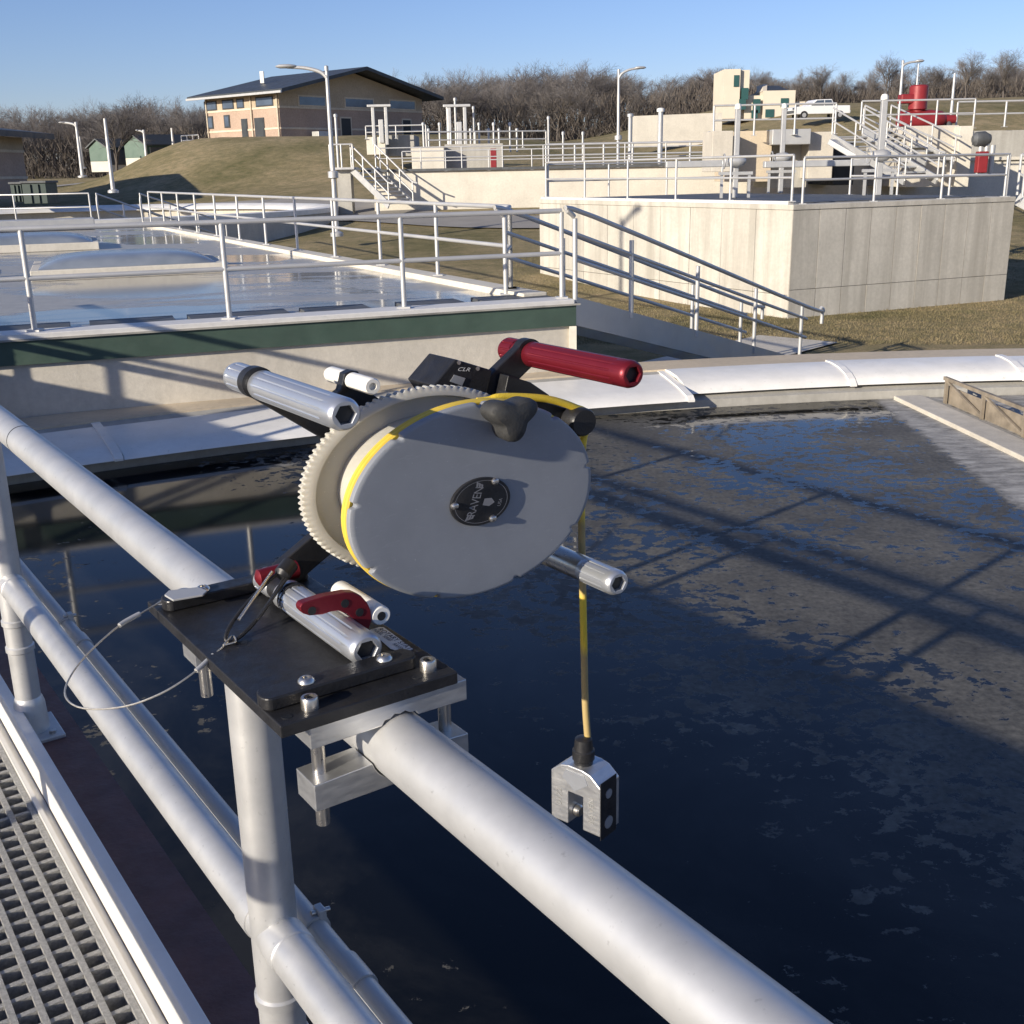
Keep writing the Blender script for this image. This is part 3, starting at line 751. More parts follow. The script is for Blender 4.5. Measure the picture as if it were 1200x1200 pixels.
MB().prism([P(x, z, -.0225) for x, z in ((-.016, .100), (.016, .100), (.022, .085), (.0, .066), (-.022, .085))], sy * .0010).build('milled_pocket', GRIP, blk)
MB().loft(P(0, .106), Z, sx, sy, [(0, .0125), (.006, .0125), (.008, .0145), (.020, .0145), (.022, .0125), (.036, .011), (.038, .006)], 24).build('cable_gland', BLACK, sen, smooth=True)
MB().loft(P(.0435, .070, 0), sx, sy, Z, [(-.001, .0065), (.0008, .0065)], 20).build('side_plug', GRIP, blk)
MB().loft(P(.0435, .018, 0), sx, sy, Z, [(-.001, .0085), (.0008, .0085)], 20).build('side_plug', GRIP, blk)
MB().box(P(.0431, .045, 0), .0008, .034, .082, sx, sy, Z).build('side_plate', BLACK, blk)
MB().loft(P(-.0125, .016, 0), sx, sy, Z, [(0, .008), (.006, .008), (.008, .006)], 20).build('fork_screw', STEEL, blk, smooth=True)
ENG = mat('etched_mark', (.42, .42, .41), .5, .6)
text_mesh('0172', P(-.028, .045, -.0218), Z, -sx, .013, 'etched_print', ENG, blk)
text_mesh('RAVEN', P(.028, .042, -.0218), Z, -sx, .012, 'etched_print', ENG, blk)

# ------------------------------------------------------------------ safety lanyard and clip
lan = thing('wire_lanyard', W(.32, 1.12, PZ), 'thin steel wire lanyard looping out from the corner of the black plate', 'lanyard')
LP = [((203, 702), -.434), ((190, 705), -.434), ((168, 717), -.437), ((140, 733), -.442), ((105, 764), -.452), ((84, 790), -.462), ((76, 812), -.468), ((86, 826), -.472), ((110, 831), -.474), ((150, 827), -.470), ((190, 812), -.460), ((225, 790), -.450), ((250, 768), -.442), ((268, 752), -.4375)]
lp = [W(*qs(*p, z), z) for p, z in LP]
def spline(pts, n=6, closed=False):
    r = []
    for i in range(len(pts) - 1):
        p0, p1, p2, p3 = pts[max(i - 1, 0)], pts[i], pts[i + 1], pts[min(i + 2, len(pts) - 1)]
        for k in range(n):
            u = k / n; r.append(.5 * ((2 * p1) + (p2 - p0) * u + (2 * p0 - 5 * p1 + 4 * p2 - p3) * u * u + (3 * p1 - p0 - 3 * p2 + p3) * u ** 3))
    r.append(pts[-1]); return r
WIRE = mat('steel_wire', (.62, .58, .50), .4, .8, .15, 300)
sp = spline(lp)
MB().tube(sp, .00095, 8).build('wire', WIRE, lan, smooth=True)
for i0, i1 in ((13, 18), (67, 72)):
    MB().tube(sp[i0:i1 + 1], .0026, 10).build('crimp', GALV, lan, smooth=True)
for ctr_px in (((182, 709), (196, 700), (200, 706)), ((262, 756), (272, 745), (276, 752))):
    p3 = [W(*qs(*p, -.4355), -.4355) for p in ctr_px]
    MB().tube(spline([p3[0], p3[1], p3[2], p3[0]]), .0009, 8).build('wire_eye', WIRE, lan, smooth=True)
tab = [W(*qs(x, y, PZ + .0185), PZ + .0185) for x, y in ((193, 699), (198, 694), (232, 690), (243, 694), (238, 699), (203, 705))]
MB().prism(tab, Z * .0022).build('anchor_tab', GALV, lan, bevel=.0005)
clip = thing('snap_clip', W(.36, 1.0, PZ), 'black wire snap clip leaning from the pivot to the lanyard', 'clip')
ca = W(*qs(338, 664, -.392), -.392); cbp = W(*qs(266, 752, -.4375), -.4375); dv = (cbp - ca); L = dv.length; dv.normalize()
sd = dv.cross(Vector((.2, -.9, .4))).normalized()
loop = []
for k in range(40):
    a = 2 * math.pi * k / 40
    loop.append(ca + dv * (L * (.5 - .5 * math.cos(a))) + sd * (.0085 * math.sin(a) * (1.0 - .35 * math.cos(a))))
MB().tube(loop, .0021, 10, closed=True).build('wire_loop', BLACK, clip, smooth=True)
MB().tube([ca + dv * (L * .18) + sd * .007 + Z * .004, ca + dv * (L * .8) + sd * .001 + Z * .006], .0016, 8).build('gate', STEEL, clip, smooth=True)
MB().tube([ca + dv * (L * .05) - sd * .008 + Z * .003, ca + dv * (L * .68) - sd * .012 + Z * .004], .0016, 8).build('gate', BLACK, clip, smooth=True)
MB().loft(ca, dv, sd, dv.cross(sd), [(-.006, .006), (-.004, .009), (.012, .009), (.016, .005)], 20).build('swivel_eye', BLACK, clip, smooth=True)

# ------------------------------------------------------------------ railings
def resample(pts, sp):
    out = []
    for a, c in zip(pts[:-1], pts[1:]):
        n = max(1, round((c - a).length / sp)); out += [a.lerp(c, i / n) for i in range(n)]
    return out + [pts[-1]]
def guard_rail(base, label, h=.86, sp=1.45, r=.024, m=None, rails=(1.0, .52), plates=True, group=None, n=10, name='guard_rail', cat='railing'):
    m = m or RAILFAR; base = [Vector(p) for p in base]
    t = thing(name, base[0], label, cat, group)
    MB().tube([p + Z * h for p in base], r, n).build('top_rail', m, t, smooth=True)
    for k in rails[1:]:
        MB().tube([p + Z * (h * k) for p in base], r * .92, n).build('mid_rail', m, t, smooth=True)
    for p in resample(base, sp):
        po = MB().tube([p, p + Z * (h - r * .4)], r, n).build('post', m, t, smooth=True)
        if plates:
            MB().box(p + Z * .008, r * 5, r * 5, .016).build('base_plate', m, po)
    return t

guard_rail([W(-.85, 9.25, -1.36), W(-2.25, 9.25, -1.36), W(-2.25, 10.95, -1.36)], 'guard rail on the unseen landing, added for its shadows on the covered tank', .86, .55, .036, n=12)  # added out of view; its close posts cast the lattice shadow
# ------------------------------------------------------------------ covered tank with the green band
RZ1 = 1.52
F0 = Vector((-16.0, 5.87, 0)); F1 = Vector((.74, 12.14, 0)); B1 = Vector((-10.4, 34.2, 0)); B0 = Vector((-27.0, 28.0, 0))
fd_ = (F1 - F0).normalized(); fn = Vector((fd_.y, -fd_.x, 0))
sd_ = (B1 - F1).normalized(); sn = Vector((-sd_.y, sd_.x, 0)) * -1
ct = thing('covered_tank', (F0 + B1) / 2, 'low covered concrete tank with dark green band and skylight domes on its wet roof', 'tank')
ins = .05
MB().prism([F0 - fn * ins + Z * 0, F1 - fn * ins - fd_ * .05, B1 - fd_ * .05, B0], Z * (RZ1 - .247)).build('tank_wall', CONC_PALE, ct)
MB().prism([F0 + Z * (RZ1 - .245), F1 + Z * (RZ1 - .245), B1 + Z * (RZ1 - .245), B0 + Z * (RZ1 - .245)], Z * .22).build('green_band', GREENB, ct)
MB().prism([F0 + fn * .03 + Z * (RZ1 - .024), F1 + fn * .03 + fd_ * .04 + Z * (RZ1 - .024), B1 + fd_ * .04 + Z * (RZ1 - .024), B0 + Z * (RZ1 - .024)], Z * .018).build('roof_slab', ROOFTOP, ct)
MB().bar(F0 - fn * .16 + Z * (RZ1 + .012), F1 - fn * .16 - fd_ * .02 + Z * (RZ1 + .012), .34, .055).build('front_kerb', ALU_TOE, ct, bevel=.008)
MB().bar(F1 + sd_ * .6 - fd_ * .17 + Z * (RZ1 + .02), B1 - fd_ * .17 + Z * (RZ1 + .02), .30, .09).build('side_kerb', CONC_WALL, ct, bevel=.01)
MB().bar(F1 - fn * .03 - fd_ * .03 + Z * 0, F1 - fn * .03 - fd_ * .03 + Z * (RZ1 - .25), .08, .08, Vector((1, 0, 0))).build('corner_strip', CONC_WALL, ct)
# dark vent panels along the front
for px_a, px_b in ((-140, -60), (-30, 82), (105, 205), (222, 338), (356, 432), (470, 540), (560, 640)):
    pa = at_z(px_a, 384, RZ1); k = 0
    def on_front(pxx, off):
        # point on the line parallel to the front edge, `off` behind it
        o_ = F0 - fn * off; d = ray(pxx, 380); 
        # solve o_ + t*fd_ on the vertical plane through the ray
        den = fd_.x * d.y - fd_.y * d.x; tt = ((0 - o_.x) * d.y - (0 - o_.y) * d.x) / den
        return o_ + fd_ * tt
    a = on_front(px_a, .62); c = on_front(px_b, .62)
    MB().bar(a + Z * (RZ1 + .012), c + Z * (RZ1 + .012), .46, .035).build('vent_panel', DARKG, ct, bevel=.004)
def dome(c, w, d, h):
    cv = MB().box(c + Z * .07, w + .22, d + .22, .15, fd_, -fn, Z).build('skylight_curb', CONC_WALL, ct, bevel=.01)
    b = MB(); n = 20; vs = []
    for j in range(n + 1):
        for i in range(n + 1):
            x = i / n * 2 - 1; y = j / n * 2 - 1
            z = h * ((1 - x ** 4) * (1 - y ** 4)) ** .7
            vs.append(c + fd_ * (x * w / 2) - fn * (y * d / 2) + Z * (.147 + z))
    b.add(vs, [(j * (n + 1) + i, j * (n + 1) + i + 1, (j + 1) * (n + 1) + i + 1, (j + 1) * (n + 1) + i) for j in range(n) for i in range(n)])
    b.build('skylight_dome', DOME, cv, smooth=True)
dome(at_z(150, 318, RZ1), 2.5, 1.9, .17)
dome(at_z(20, 292, RZ1), 3.0, 2.2, .18)
dome(at_z(-160, 330, RZ1), 2.5, 1.9, .17)
p = at_z(55, 270, RZ1); MB().box(p + Z * .16, 2.6, 1.0, .30, fd_, -fn, Z).build('roof_hatch', GALV, ct, bevel=.02)
p = at_z(188, 263, RZ1); MB().box(p + Z * .05, 1.0, .5, .10, fd_, -fn, Z).build('roof_pad', CONC_WALL, ct)
guard_rail([F0 - fn * .16 + Z * (RZ1 + .04), F1 - fn * .16 - fd_ * .1 + Z * (RZ1 + .04)], 'aluminium guard rail along the front edge above the green band', .92, 1.86, .026, n=14)
E0 = F1 + sd_ * 1.2 - fd_ * .17
guard_rail([E0 + Z * (RZ1 + .065), B1 - fd_ * .17 + Z * (RZ1 + .065)], 'guard rail along the long side edge of the covered tank roof beside the lamp post', .92, 2.1, .026, n=12)
bk = [at_z(-60, 262, RZ1), at_z(20, 262, RZ1), at_z(108, 260, RZ1)]
guard_rail([p + Z * .005 for p in bk], 'short guard rail at the back of the covered roof before the round tank', .92, 2.1, .028)
def loop_rail(pts, label, r=.028, group=None):
    pts = [Vector(p) for p in pts]
    t = thing('stair_rail', pts[0] - Z * .0, label, 'railing', group)
    h = .92
    MB().tube(spline([pts[0] + Z * .1, pts[0] + Z * (h * .9), pts[0].lerp(pts[1], .10) + Z * h, pts[1] + Z * h], 6), r, 10).build('top_rail', RAILFAR, t, smooth=True)
    MB().tube([pts[0] + Z * h * .5, pts[1] + Z * h * .5], r * .9, 10).build('mid_rail', RAILFAR, t, smooth=True)
    for k in (0, .33, .66, 1):
        p = pts[0].lerp(pts[1], k); MB().tube([p, p + Z * (h * .97)], r, 10).build('post', RAILFAR, t, smooth=True)
for i, (xa, ya, xb) in enumerate(((117, 261, 170), (168, 263, 215))):
    a = at_z(xa, ya, RZ1); c = a + Vector((1.9 + .2 * i, 1.9, -1.0))
    loop_rail([a, c], 'looped stair rail dropping off the back of the covered roof', group='stair rails behind the covered roof')

# stair flight down from the corner of the covered tank
sdir = Vector((math.sin(math.radians(41)), math.cos(math.radians(41)), 0)); sperp = Vector((-sdir.y, sdir.x, 0))
s_top = F1 + Vector((-.02, .12, 0)) + Z * RZ1; RUN = 5.6
stair = thing('stair_flight', s_top.to_2d().to_3d(), 'grey metal stair descending from the corner of the covered tank', 'stairs')
nst = 9
s_bot = s_top + sdir * RUN - Z * (RZ1 - .0)
for k in range(nst):
    f = (k + .5) / nst; p = s_top.lerp(s_bot, f) + sperp * .48
    MB().box(p, .40, .92, .04, sdir, sperp, Z).build('tread', GALV, stair)
for off in (0, .96):
    a = s_top + sperp * off; c = s_bot + sperp * off
    MB().bar(a - Z * .10, c - Z * .10 + Z * .06, .05, .30).build('stringer', GALV, stair)
for off, lab in ((-.02, 'sloping stair handrail nearest the white clarifier rim'), (.98, 'sloping stair handrail on the side of the streaked concrete tank')):
    a = s_top + sperp * off; c = s_bot + sperp * off
    t = thing('stair_rail', a, lab, 'railing')
    h = .90
    top = [a + Z * h - sdir * .02, a + sdir * .35 + Z * (h - .02), c + Z * h, c + sdir * .45 + Z * (h - .06), c + sdir * .5 + Z * (h - .30)]
    MB().tube(spline(top, 5), .027, 12).build('top_rail', RAILFAR, t, smooth=True)
    for k_ in (.80, .50):
        MB().tube([a + Z * (h * k_), c + Z * h * k_], .022, 12).build('mid_rail', RAILFAR, t, smooth=True)
    for k_ in (0, .19, .45, .72, .97):
        p = a.lerp(c, k_); MB().tube([p, p + Z * (h - .02)], .027, 12).build('post', RAILFAR, t, smooth=True)
guard_rail([E0 + Z * (RZ1 + .065), s_top + sperp * .98 + Z * .02], 'short guard rail closing the roof corner at the stair head', .92, 1.2, .026, n=12)

# ------------------------------------------------------------------ streaked concrete tank with railed deck
TZ = EYE - .73
K0 = Vector((5.52, 22.05, 0)); dl = Vector((math.sin(math.radians(-30)), math.cos(math.radians(-30)), 0)); dr = Vector((math.sin(math.radians(66)), math.cos(math.radians(66)), 0))
LL = reach(K0 + Z * TZ, dl, 632); LR = reach(K0 + Z * TZ, dr, 1190)
tank = thing('concrete_tank', K0 + (dl + dr) * 5, 'tall grey concrete tank with rain streaks and a railed grating deck', 'tank')
KL = K0 + dl * LL; KR = K0 + dr * LR; KB = KL + dr * LR
nl = Vector((-dl.y, dl.x, 0)); nr = Vector((dr.y, -dr.x, 0))
if nl.dot(K0 - KR) < 0: nl = -nl
if nr.dot(K0 - KL) < 0: nr = -nr
i_ = .06
MB().prism([K0 - nl * i_ - nr * i_ - Z * .4, KR - nr * i_ - Z * .4, KB - Z * .4, KL - nl * i_ - Z * .4], Z * (TZ + .32)).build('core_wall', CONC_GREY, tank)
def panels(a, d, L, nn, n, split, lab):
    w = L / n
    for k in range(n):
        for z0, z1 in ((-.3, split), (split, TZ - .10)):
            p0 = a + d * (k * w + .006); p1 = a + d * ((k + 1) * w - .006)
            off = random.uniform(-.003, .004)
            MB().prism([p0 + nn * off + Z * (z0 + .006), p1 + nn * off + Z * (z0 + .006), p1 + nn * off + Z * (z1 - .005), p0 + nn * off + Z * (z1 - .005)], -nn * .062).build('wall_panel', CONC_TANK, tank)
panels(K0, dl, LL, nl, 9, .45, '')
panels(K0, dr, LR, nr, 9, .55, '')
MB().prism([K0 + nl * .02 + nr * .02 + Z * (TZ - .10), KR + nr * .02 + Z * (TZ - .10), KB + Z * (TZ - .10), KL + nl * .02 + Z * (TZ - .10)], Z * .10).build('coping', CONC_TANK, tank, bevel=.01)
MB().prism([K0 - nl * .45 - nr * .45 + Z * TZ, KR - nr * .45 - dr * .4 + Z * TZ, KB - dr * .4 - dl * .3 + Z * TZ, KL - nl * .45 - dl * .3 + Z * TZ], Z * .02).build('grating_deck', DARKG, tank)
MB().bar(KL - nl * .12 + Z * (TZ + .03), K0 - nl * .12 + dl * .2 + Z * (TZ + .03), .14, .06).build('edge_kerb', ALU_TOE, tank)
guard_rail([KL - nl * .12 - dl * .15 + Z * (TZ + .05), K0 - nl * .12 + dl * .18 + Z * (TZ + .05)], 'guard rail over the sunlit face of the streaked concrete tank', .86, 1.75, .026)
guard_rail([K0 - nr * .12 + dr * .30 + Z * TZ, KR - nr * .12 - dr * .2 + Z * TZ], 'guard rail over the shaded face of the streaked concrete tank', .86, 2.05, .026)
guard_rail([KR - nr * .12 - dr * .15 + Z * TZ, KR + dl * 4.5 - dr * .15 + Z * TZ], 'guard rail on the far right edge of the concrete tank deck', .86, 1.5, .026)
guard_rail([KL - dl * .1 + dr * .2 + Z * TZ, KB - dl * .1 - dr * .2 + Z * TZ], 'guard rail along the back edge of the concrete tank deck', .86, 1.9, .026)
# slide gate stands
def gate_stand(xp, yt, D, label, w=.115):
    p = at_d(xp, 231, D); p.z = TZ + .02
    top = at_d(xp, yt, D).z
    t = thing('gate_stand', p, label, 'gate stand')
    MB().box(p + Z * ((top - p.z) / 2), w, w, top - p.z).build('column', GALV, t, bevel=.01)
    MB().loft(Vector((p.x, p.y, top)), Z, Vector((1, 0, 0)), Vector((0, 1, 0)), [(0, w * .66), (.06, w * .66), (.11, w * .5), (.13, w * .15)], 20).build('white_cap', WHITEP, t, smooth=True)
    zc = p.z + (top - p.z) * .42
    MB().loft(Vector((p.x - .22, p.y - .12, zc)), Vector((1, 0, 0)), Vector((0, 1, 0)), Z, [(0, .06), (.04, .11), (.22, .14), (.34, .12), (.42, .05)], 16).build('gearbox', GALV, t, smooth=True)
    MB().tube([Vector((p.x - .30 + .0, p.y - .12 + .16 * math.cos(a), zc + .16 * math.sin(a))) for a in [2 * math.pi * k / 20 for k in range(20)]], .014, 8, closed=True).build('handwheel', GALV, t, smooth=True)
    for dx in (-.32, .32):
        MB().box(p + Vector((dx, 0, .26)), .06, .06, .52).build('yoke_leg', GALV, t)
    MB().box(p + Vector((0, 0, .55)), .78, .12, .07).build('yoke_beam', GALV, t)
gate_stand(861, 128, 27, 'grey gate stand with white cap at the left of the tank deck railing')
gate_stand(914, 127, 31, 'grey gate stand with white cap in front of the concrete block wall')
gate_stand(1028, 117, 27, 'tallest grey gate stand with white cap beside the far stairs', .13)
for xa, xb, y, D in ((780, 863, 193, 29), (895, 1018, 193, 30)):
    a = at_d(xa, y, D); c = at_d(xb, y, D); c.z = a.z
    t = tag(MB().bar(a, c, .25, .16).build('pipe_trough', GALV, bevel=.02), None, None)
    tag(t, 'grey steel trough spanning between the gate stands' if xa > 800 else 'grey steel trough ending at the first gate stand', 'trough')
    
# ------------------------------------------------------------------ long white wall and the basins behind it
LWY = 46.5; LWT = 2.93
lw = thing('basin_wall', (8, LWY, 1.2), 'long white concrete basin wall in full sun behind the stairs', 'wall')
MB().prism([Vector((-5.3, LWY, .2)), Vector((26, LWY, .2)), Vector((26, LWY + 5, .2)), Vector((-5.3, LWY + 5, .2))], Z * (LWT - .2)).build('wall_body', CONC_WALL, lw)
MB().box((4.0, LWY + 1.0, LWT + .06), 19.5, 2.3, .10).build('walkway_grating', DARKG, lw)
MB().box((17.5, LWY + .25, LWT + .06), 7, .8, .12).build('wall_cap', CONC_WALL, lw)
guard_rail([Vector((-5.2, LWY + 2.0, LWT + .1)), Vector((22, LWY + 2.0, LWT + .1))], 'guard rail on top of the long white basin wall', .86, 1.7, .026)
guard_rail([Vector((-4.5, LWY + 4.6, LWT)), Vector((22, LWY + 4.6, LWT))], 'second guard rail behind the grating on the white basin wall', .86, 1.9, .026)
# outside stair at the end of the white wall
def far_stair(top, bot, wdt, side, label, n=10):
    top = Vector(top); bot = Vector(bot); d = (bot - top); dh = Vector((d.x, d.y, 0)).normalized(); e = Vector((-dh.y, dh.x, 0)) * side
    t = thing('stair_flight', Vector((top.x, top.y, bot.z)), label, 'stairs')
    for k in range(n):
        p = top.lerp(bot, (k + .5) / n) + e * (wdt / 2); MB().box(p, .30, wdt, .05, dh, e, Z).build('tread', CONC_TAN if n > 11 else GALV, t)
    for off in (0, wdt):
        a = top + e * off; c = bot + e * off
        MB().bar(a - Z * .08, c - Z * .0, .06, .26).build('stringer', GALV, t)
        MB().tube([a + Z * .86, c + Z * .86, c + dh * .3 + Z * .8], .032, 8).build('hand_rail', RAILFAR, t, smooth=True)
        MB().tube([a + Z * .45, c + Z * .45], .028, 8).build('hand_rail', RAILFAR, t, smooth=True)
        for k in (0, .33, .66, 1):
            p = a.lerp(c, k); MB().tube([p, p + Z * .86], .03, 8).build('rail_post', RAILFAR, t, smooth=True)
    return t
T1 = at_d(412, 196, 46); B1_ = at_d(456, 241, 44.5); 
far_stair(T1, B1_, 1.25, 1, 'steep outside stair with rails beside the long white wall', 10)
pl = thing('stair_landing', (T1.x - .6, T1.y + .3, ter(-7, 46)), 'small railed landing on a block pier at the stair head', 'landing')
MB().box((T1.x - .35, T1.y + .5, T1.z - .04), .95, 1.5, .08).build('platform', GALV, pl)
MB().box((T1.x - .35, T1.y + .5, (T1.z + 1.2) / 2 - .02), .55, .8, T1.z - 1.2 - .1).build('pier', CONC_GREY, pl)
MB().box((T1.x - .25, T1.y + .3, 1.12), 1.0, 1.0, .36).build('footing', CONC_WALL, pl)
for x_ in (-.80, -.35, .1):
    p = Vector((T1.x + x_, T1.y - .2, T1.z)); MB().tube([p, p + Z * .86], .03, 8).build('rail_post', RAILFAR, pl, smooth=True)
MB().tube([Vector((T1.x - .8, T1.y - .2, T1.z + .86)), Vector((T1.x + .1, T1.y - .2, T1.z + .86))], .03, 8).build('top_rail', RAILFAR, pl, smooth=True)

def block(name, x0, x1, yt, yb, D, depth, m, label, cat, rot=0.0, rail=None):
    a = at_d(x0, yb, D); c = at_d(x1, yb, D); zt = at_d((x0 + x1) / 2, yt, D).z; zb = min(a.z, c.z)
    d = Vector((math.cos(rot), math.sin(rot), 0)); e = Vector((-math.sin(rot), math.cos(rot), 0))
    w = (c - a).length
    o = MB().box(a + d * (w / 2) + e * (depth / 2) + Z * ((zt - a.z) / 2), w, depth, zt - zb + .3, d, e, Z).build(name, m, bevel=.02)
    tag(o, label, cat)
    return a, c, zt
# basins beyond the white wall
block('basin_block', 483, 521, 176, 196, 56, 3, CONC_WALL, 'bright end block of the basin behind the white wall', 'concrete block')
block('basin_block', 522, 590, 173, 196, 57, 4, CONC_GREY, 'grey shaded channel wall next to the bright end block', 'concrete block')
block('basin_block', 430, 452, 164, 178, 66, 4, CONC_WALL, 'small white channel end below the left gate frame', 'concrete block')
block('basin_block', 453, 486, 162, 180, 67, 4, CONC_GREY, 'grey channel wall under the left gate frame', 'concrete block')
block('basin_block', 575, 582, 178, 194, 55.5, .5, REDEQ, 'small red cabinet standing beside the grey channel wall', 'cabinet')
a = at_d(430, 176, 66); c = at_d(500, 176, 66); c.z = a.z
guard_rail([Vector((a.x, a.y, at_d(440, 163, 66).z)), Vector((c.x, c.y, at_d(440, 163, 66).z))], 'low rail on the channel in front of the brick building', .7, 1.6, .04)
a = at_d(500, 175, 58); c = at_d(640, 172, 60); zc = at_d(560, 173, 57).z
guard_rail([Vector((a.x, a.y, zc)), Vector((c.x, c.y, zc))], 'rail along the shaded channel behind the white wall', .8, 1.4, .04)
guard_rail([at_d(640, 196, 54), at_d(842, 192, 54)], 'long low rail with wide posts in front of the grassy bank', 1.0, 1.25, .05)
def gate_frame(xa, xb, yt, yb, D, label):
    p = at_d(xa, yb, D); c = at_d(xb, yb, D); zt = at_d(xa, yt, D).z
    t = thing('hoist_gantry', p, label, 'hoist gantry')
    for q_ in (p, c):
        MB().box(Vector((q_.x, q_.y, (p.z + zt) / 2)), .17, .17, zt - p.z).build('upright', GALV, t, bevel=.02)
    MB().box(Vector(((p.x + c.x) / 2 , p.y, zt)), abs(c.x - p.x) + .6, .3, .13).build('crosshead', GALV, t, bevel=.02)
    MB().box(Vector((c.x - .3, c.y, p.z + (zt - p.z) * .35)), .26, .22, (zt - p.z) * .6).build('hoist_box', GALV, t, bevel=.02)
gate_frame(439, 454, 124, 170, 66, 'grey gate frame in front of the brick building')
gate_frame(528, 546, 124, 178, 60, 'grey gate frame standing alone right of the brick building')
def thin_post(x, yt, yb, D, r, label, m=None, cap=None, name='pipe_post', cat='post', group=None):
    p = at_d(x, yb, D); zt = at_d(x, yt, D).z
    t = thing(name, p, label, cat, group)
    MB().tube([p, Vector((p.x, p.y, zt))], r, 10).build('shaft', m or GALV, t, smooth=True)
    MB().loft(Vector((p.x, p.y, zt)), Z, Vector((1, 0, 0)), Vector((0, 1, 0)), [(0, r * 1.5), (.12, r * 1.5), (.16, r * .6)], 10).build('cap', cap or GALV, t, smooth=True)
    return t
for x, yt, yb, D, r in ((397, 137, 200, 60, .07), (526, 127, 180, 60, .07), (535, 118, 178, 61, .06), (556, 128, 178, 61, .05)):
    thin_post(x, yt, yb, D, r, 'slim grey pipe post among the channel gates', group='slim posts at the channel gates')
for i, x in enumerate((497, 503, 516, 552, 562, 573, 579, 585, 598, 606)):
    thin_post(x, 147 + (i * 7) % 14, 178, 60 + (i % 3), .055, 'short vent pipe on the channel behind the white wall', group='vent pipes on the channel')
for x in (643, 690 - 30, 683, 850 - 20):
    thin_post(x, 140 if x == 643 else 158, 190, 56, .05, 'thin instrument post along the low rail before the bank', group='instrument posts by the low rail')
thin_post(773, 131, 195, 50, .11, 'thick grey column with pale cap behind the tank railing', cap=WHITEP, name='gate_column', cat='column')
thin_post(738, 137, 190, 55, .10, 'slim grey column beside the lamp post on the white wall', name='gate_column', cat='column')

# block structures on the right
block('pier_block', 834, 858, 159, 196, 40, 2, CONC_PALE, 'narrow pale concrete pier at the left of the block wall', 'concrete block')
block('pier_block', 861, 903, 159, 208, 41, 4, CONC_TAN, 'tan concrete block wall behind the second gate stand', 'concrete block')
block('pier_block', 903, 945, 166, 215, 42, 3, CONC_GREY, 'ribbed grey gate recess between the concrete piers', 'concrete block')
block('pier_block', 946, 975, 160, 204, 41, 4, CONC_PALE, 'bright concrete pier under the far stair head', 'concrete block')
block('pier_block', 905, 950, 157, 164, 40.5, 2, GALV, 'grey steel gate beam on top of the recess', 'beam')
block('pier_block', 976, 1000, 172, 212, 43, 4, DARK, 'near-black block painted as the shade of an opening under the inclined screen', 'opening')  # solid block; the opening's shade is only its near-black colour
block('pier_block', 1062, 1118, 153, 214, 42, 5, CONC_PALE, 'pale concrete block wall below the red machine', 'concrete block')
block('pier_block', 1119, 1135, 153, 214, 41.5, 5, CONC_WALL, 'bright narrow wall end beside the pipework', 'concrete block')
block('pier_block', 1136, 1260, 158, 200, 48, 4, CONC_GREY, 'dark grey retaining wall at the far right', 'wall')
block('pier_block', 1150, 1260, 190, 200, 47.5, 3, DARK, 'black block painted as the shade of an opening under the grey retaining wall', 'opening')  # solid black block in place of a shaded opening
a = at_d(836, 160, 40.4); c = at_d(978, 158, 40.4); c.z = a.z
guard_rail([a, c], 'railing on top of the concrete block wall below the truck', 1.0, 1.55, .035)
far_stair(at_d(975, 158, 40), at_d(1060, 212, 36), 1.2, 1, 'open stair descending from the block wall with double rails', 9)
far_stair(at_d(1012, 152, 44), at_d(1085, 190, 40), 1.1, 1, 'second stair run behind the tall gate stand', 8)
a = at_d(1008, 153, 42.4); c = at_d(1140, 152, 42.4); c.z = a.z
guard_rail([a, c], 'railing round the pale block wall below the red machine', 1.0, 1.6, .035)
a = at_d(1120, 150, 47.8); c = at_d(1290, 150, 47.8); c.z = a.z
guard_rail([a, c], 'railing on the grey retaining wall at the far right', 1.0, 1.75, .04)
a = at_d(975, 166, 39.5); c = at_d(1016, 190, 38.5)
scr = MB().bar(a, c, .5, .18).build('inclined_screen', GALV, bevel=.02); tag(scr, 'inclined grey steel screen chute beside the far stair', 'chute')
pp = thing('pipework', at_d(1150, 205, 40), 'dark pipework and valves beside the bright wall end', 'pipework')
for x, y0, y1 in ((1146, 160, 205), (1153, 165, 205), (1160, 170, 205)):
    p = at_d(x, y1, 40); MB().tube([p, Vector((p.x, p.y, at_d(x, y0, 40).z))], .09, 12).build('pipe', GALV, pp, smooth=True)
p = at_d(1150, 163, 40); MB().loft(p - Vector((.3, 0, 0)), Vector((1, 0, 0)), Vector((0, 1, 0)), Z, [(0, .12), (.1, .24), (.4, .26), (.6, .15)], 16).build('valve_body', DARKG, pp, smooth=True)
p = at_d(1150, 190, 39.6); MB().box(p, .35, .3, .7).build('red_valve', REDEQ, pp, bevel=.03)
# stair on the right end of the concrete tank
far_stair(KR + dr * .2 + Z * TZ, KR + dr * .2 + nr * 0 + Vector((3.6, -1.2, .0)), 1.1, 1, 'stair dropping away at the right end of the streaked concrete tank', 9)

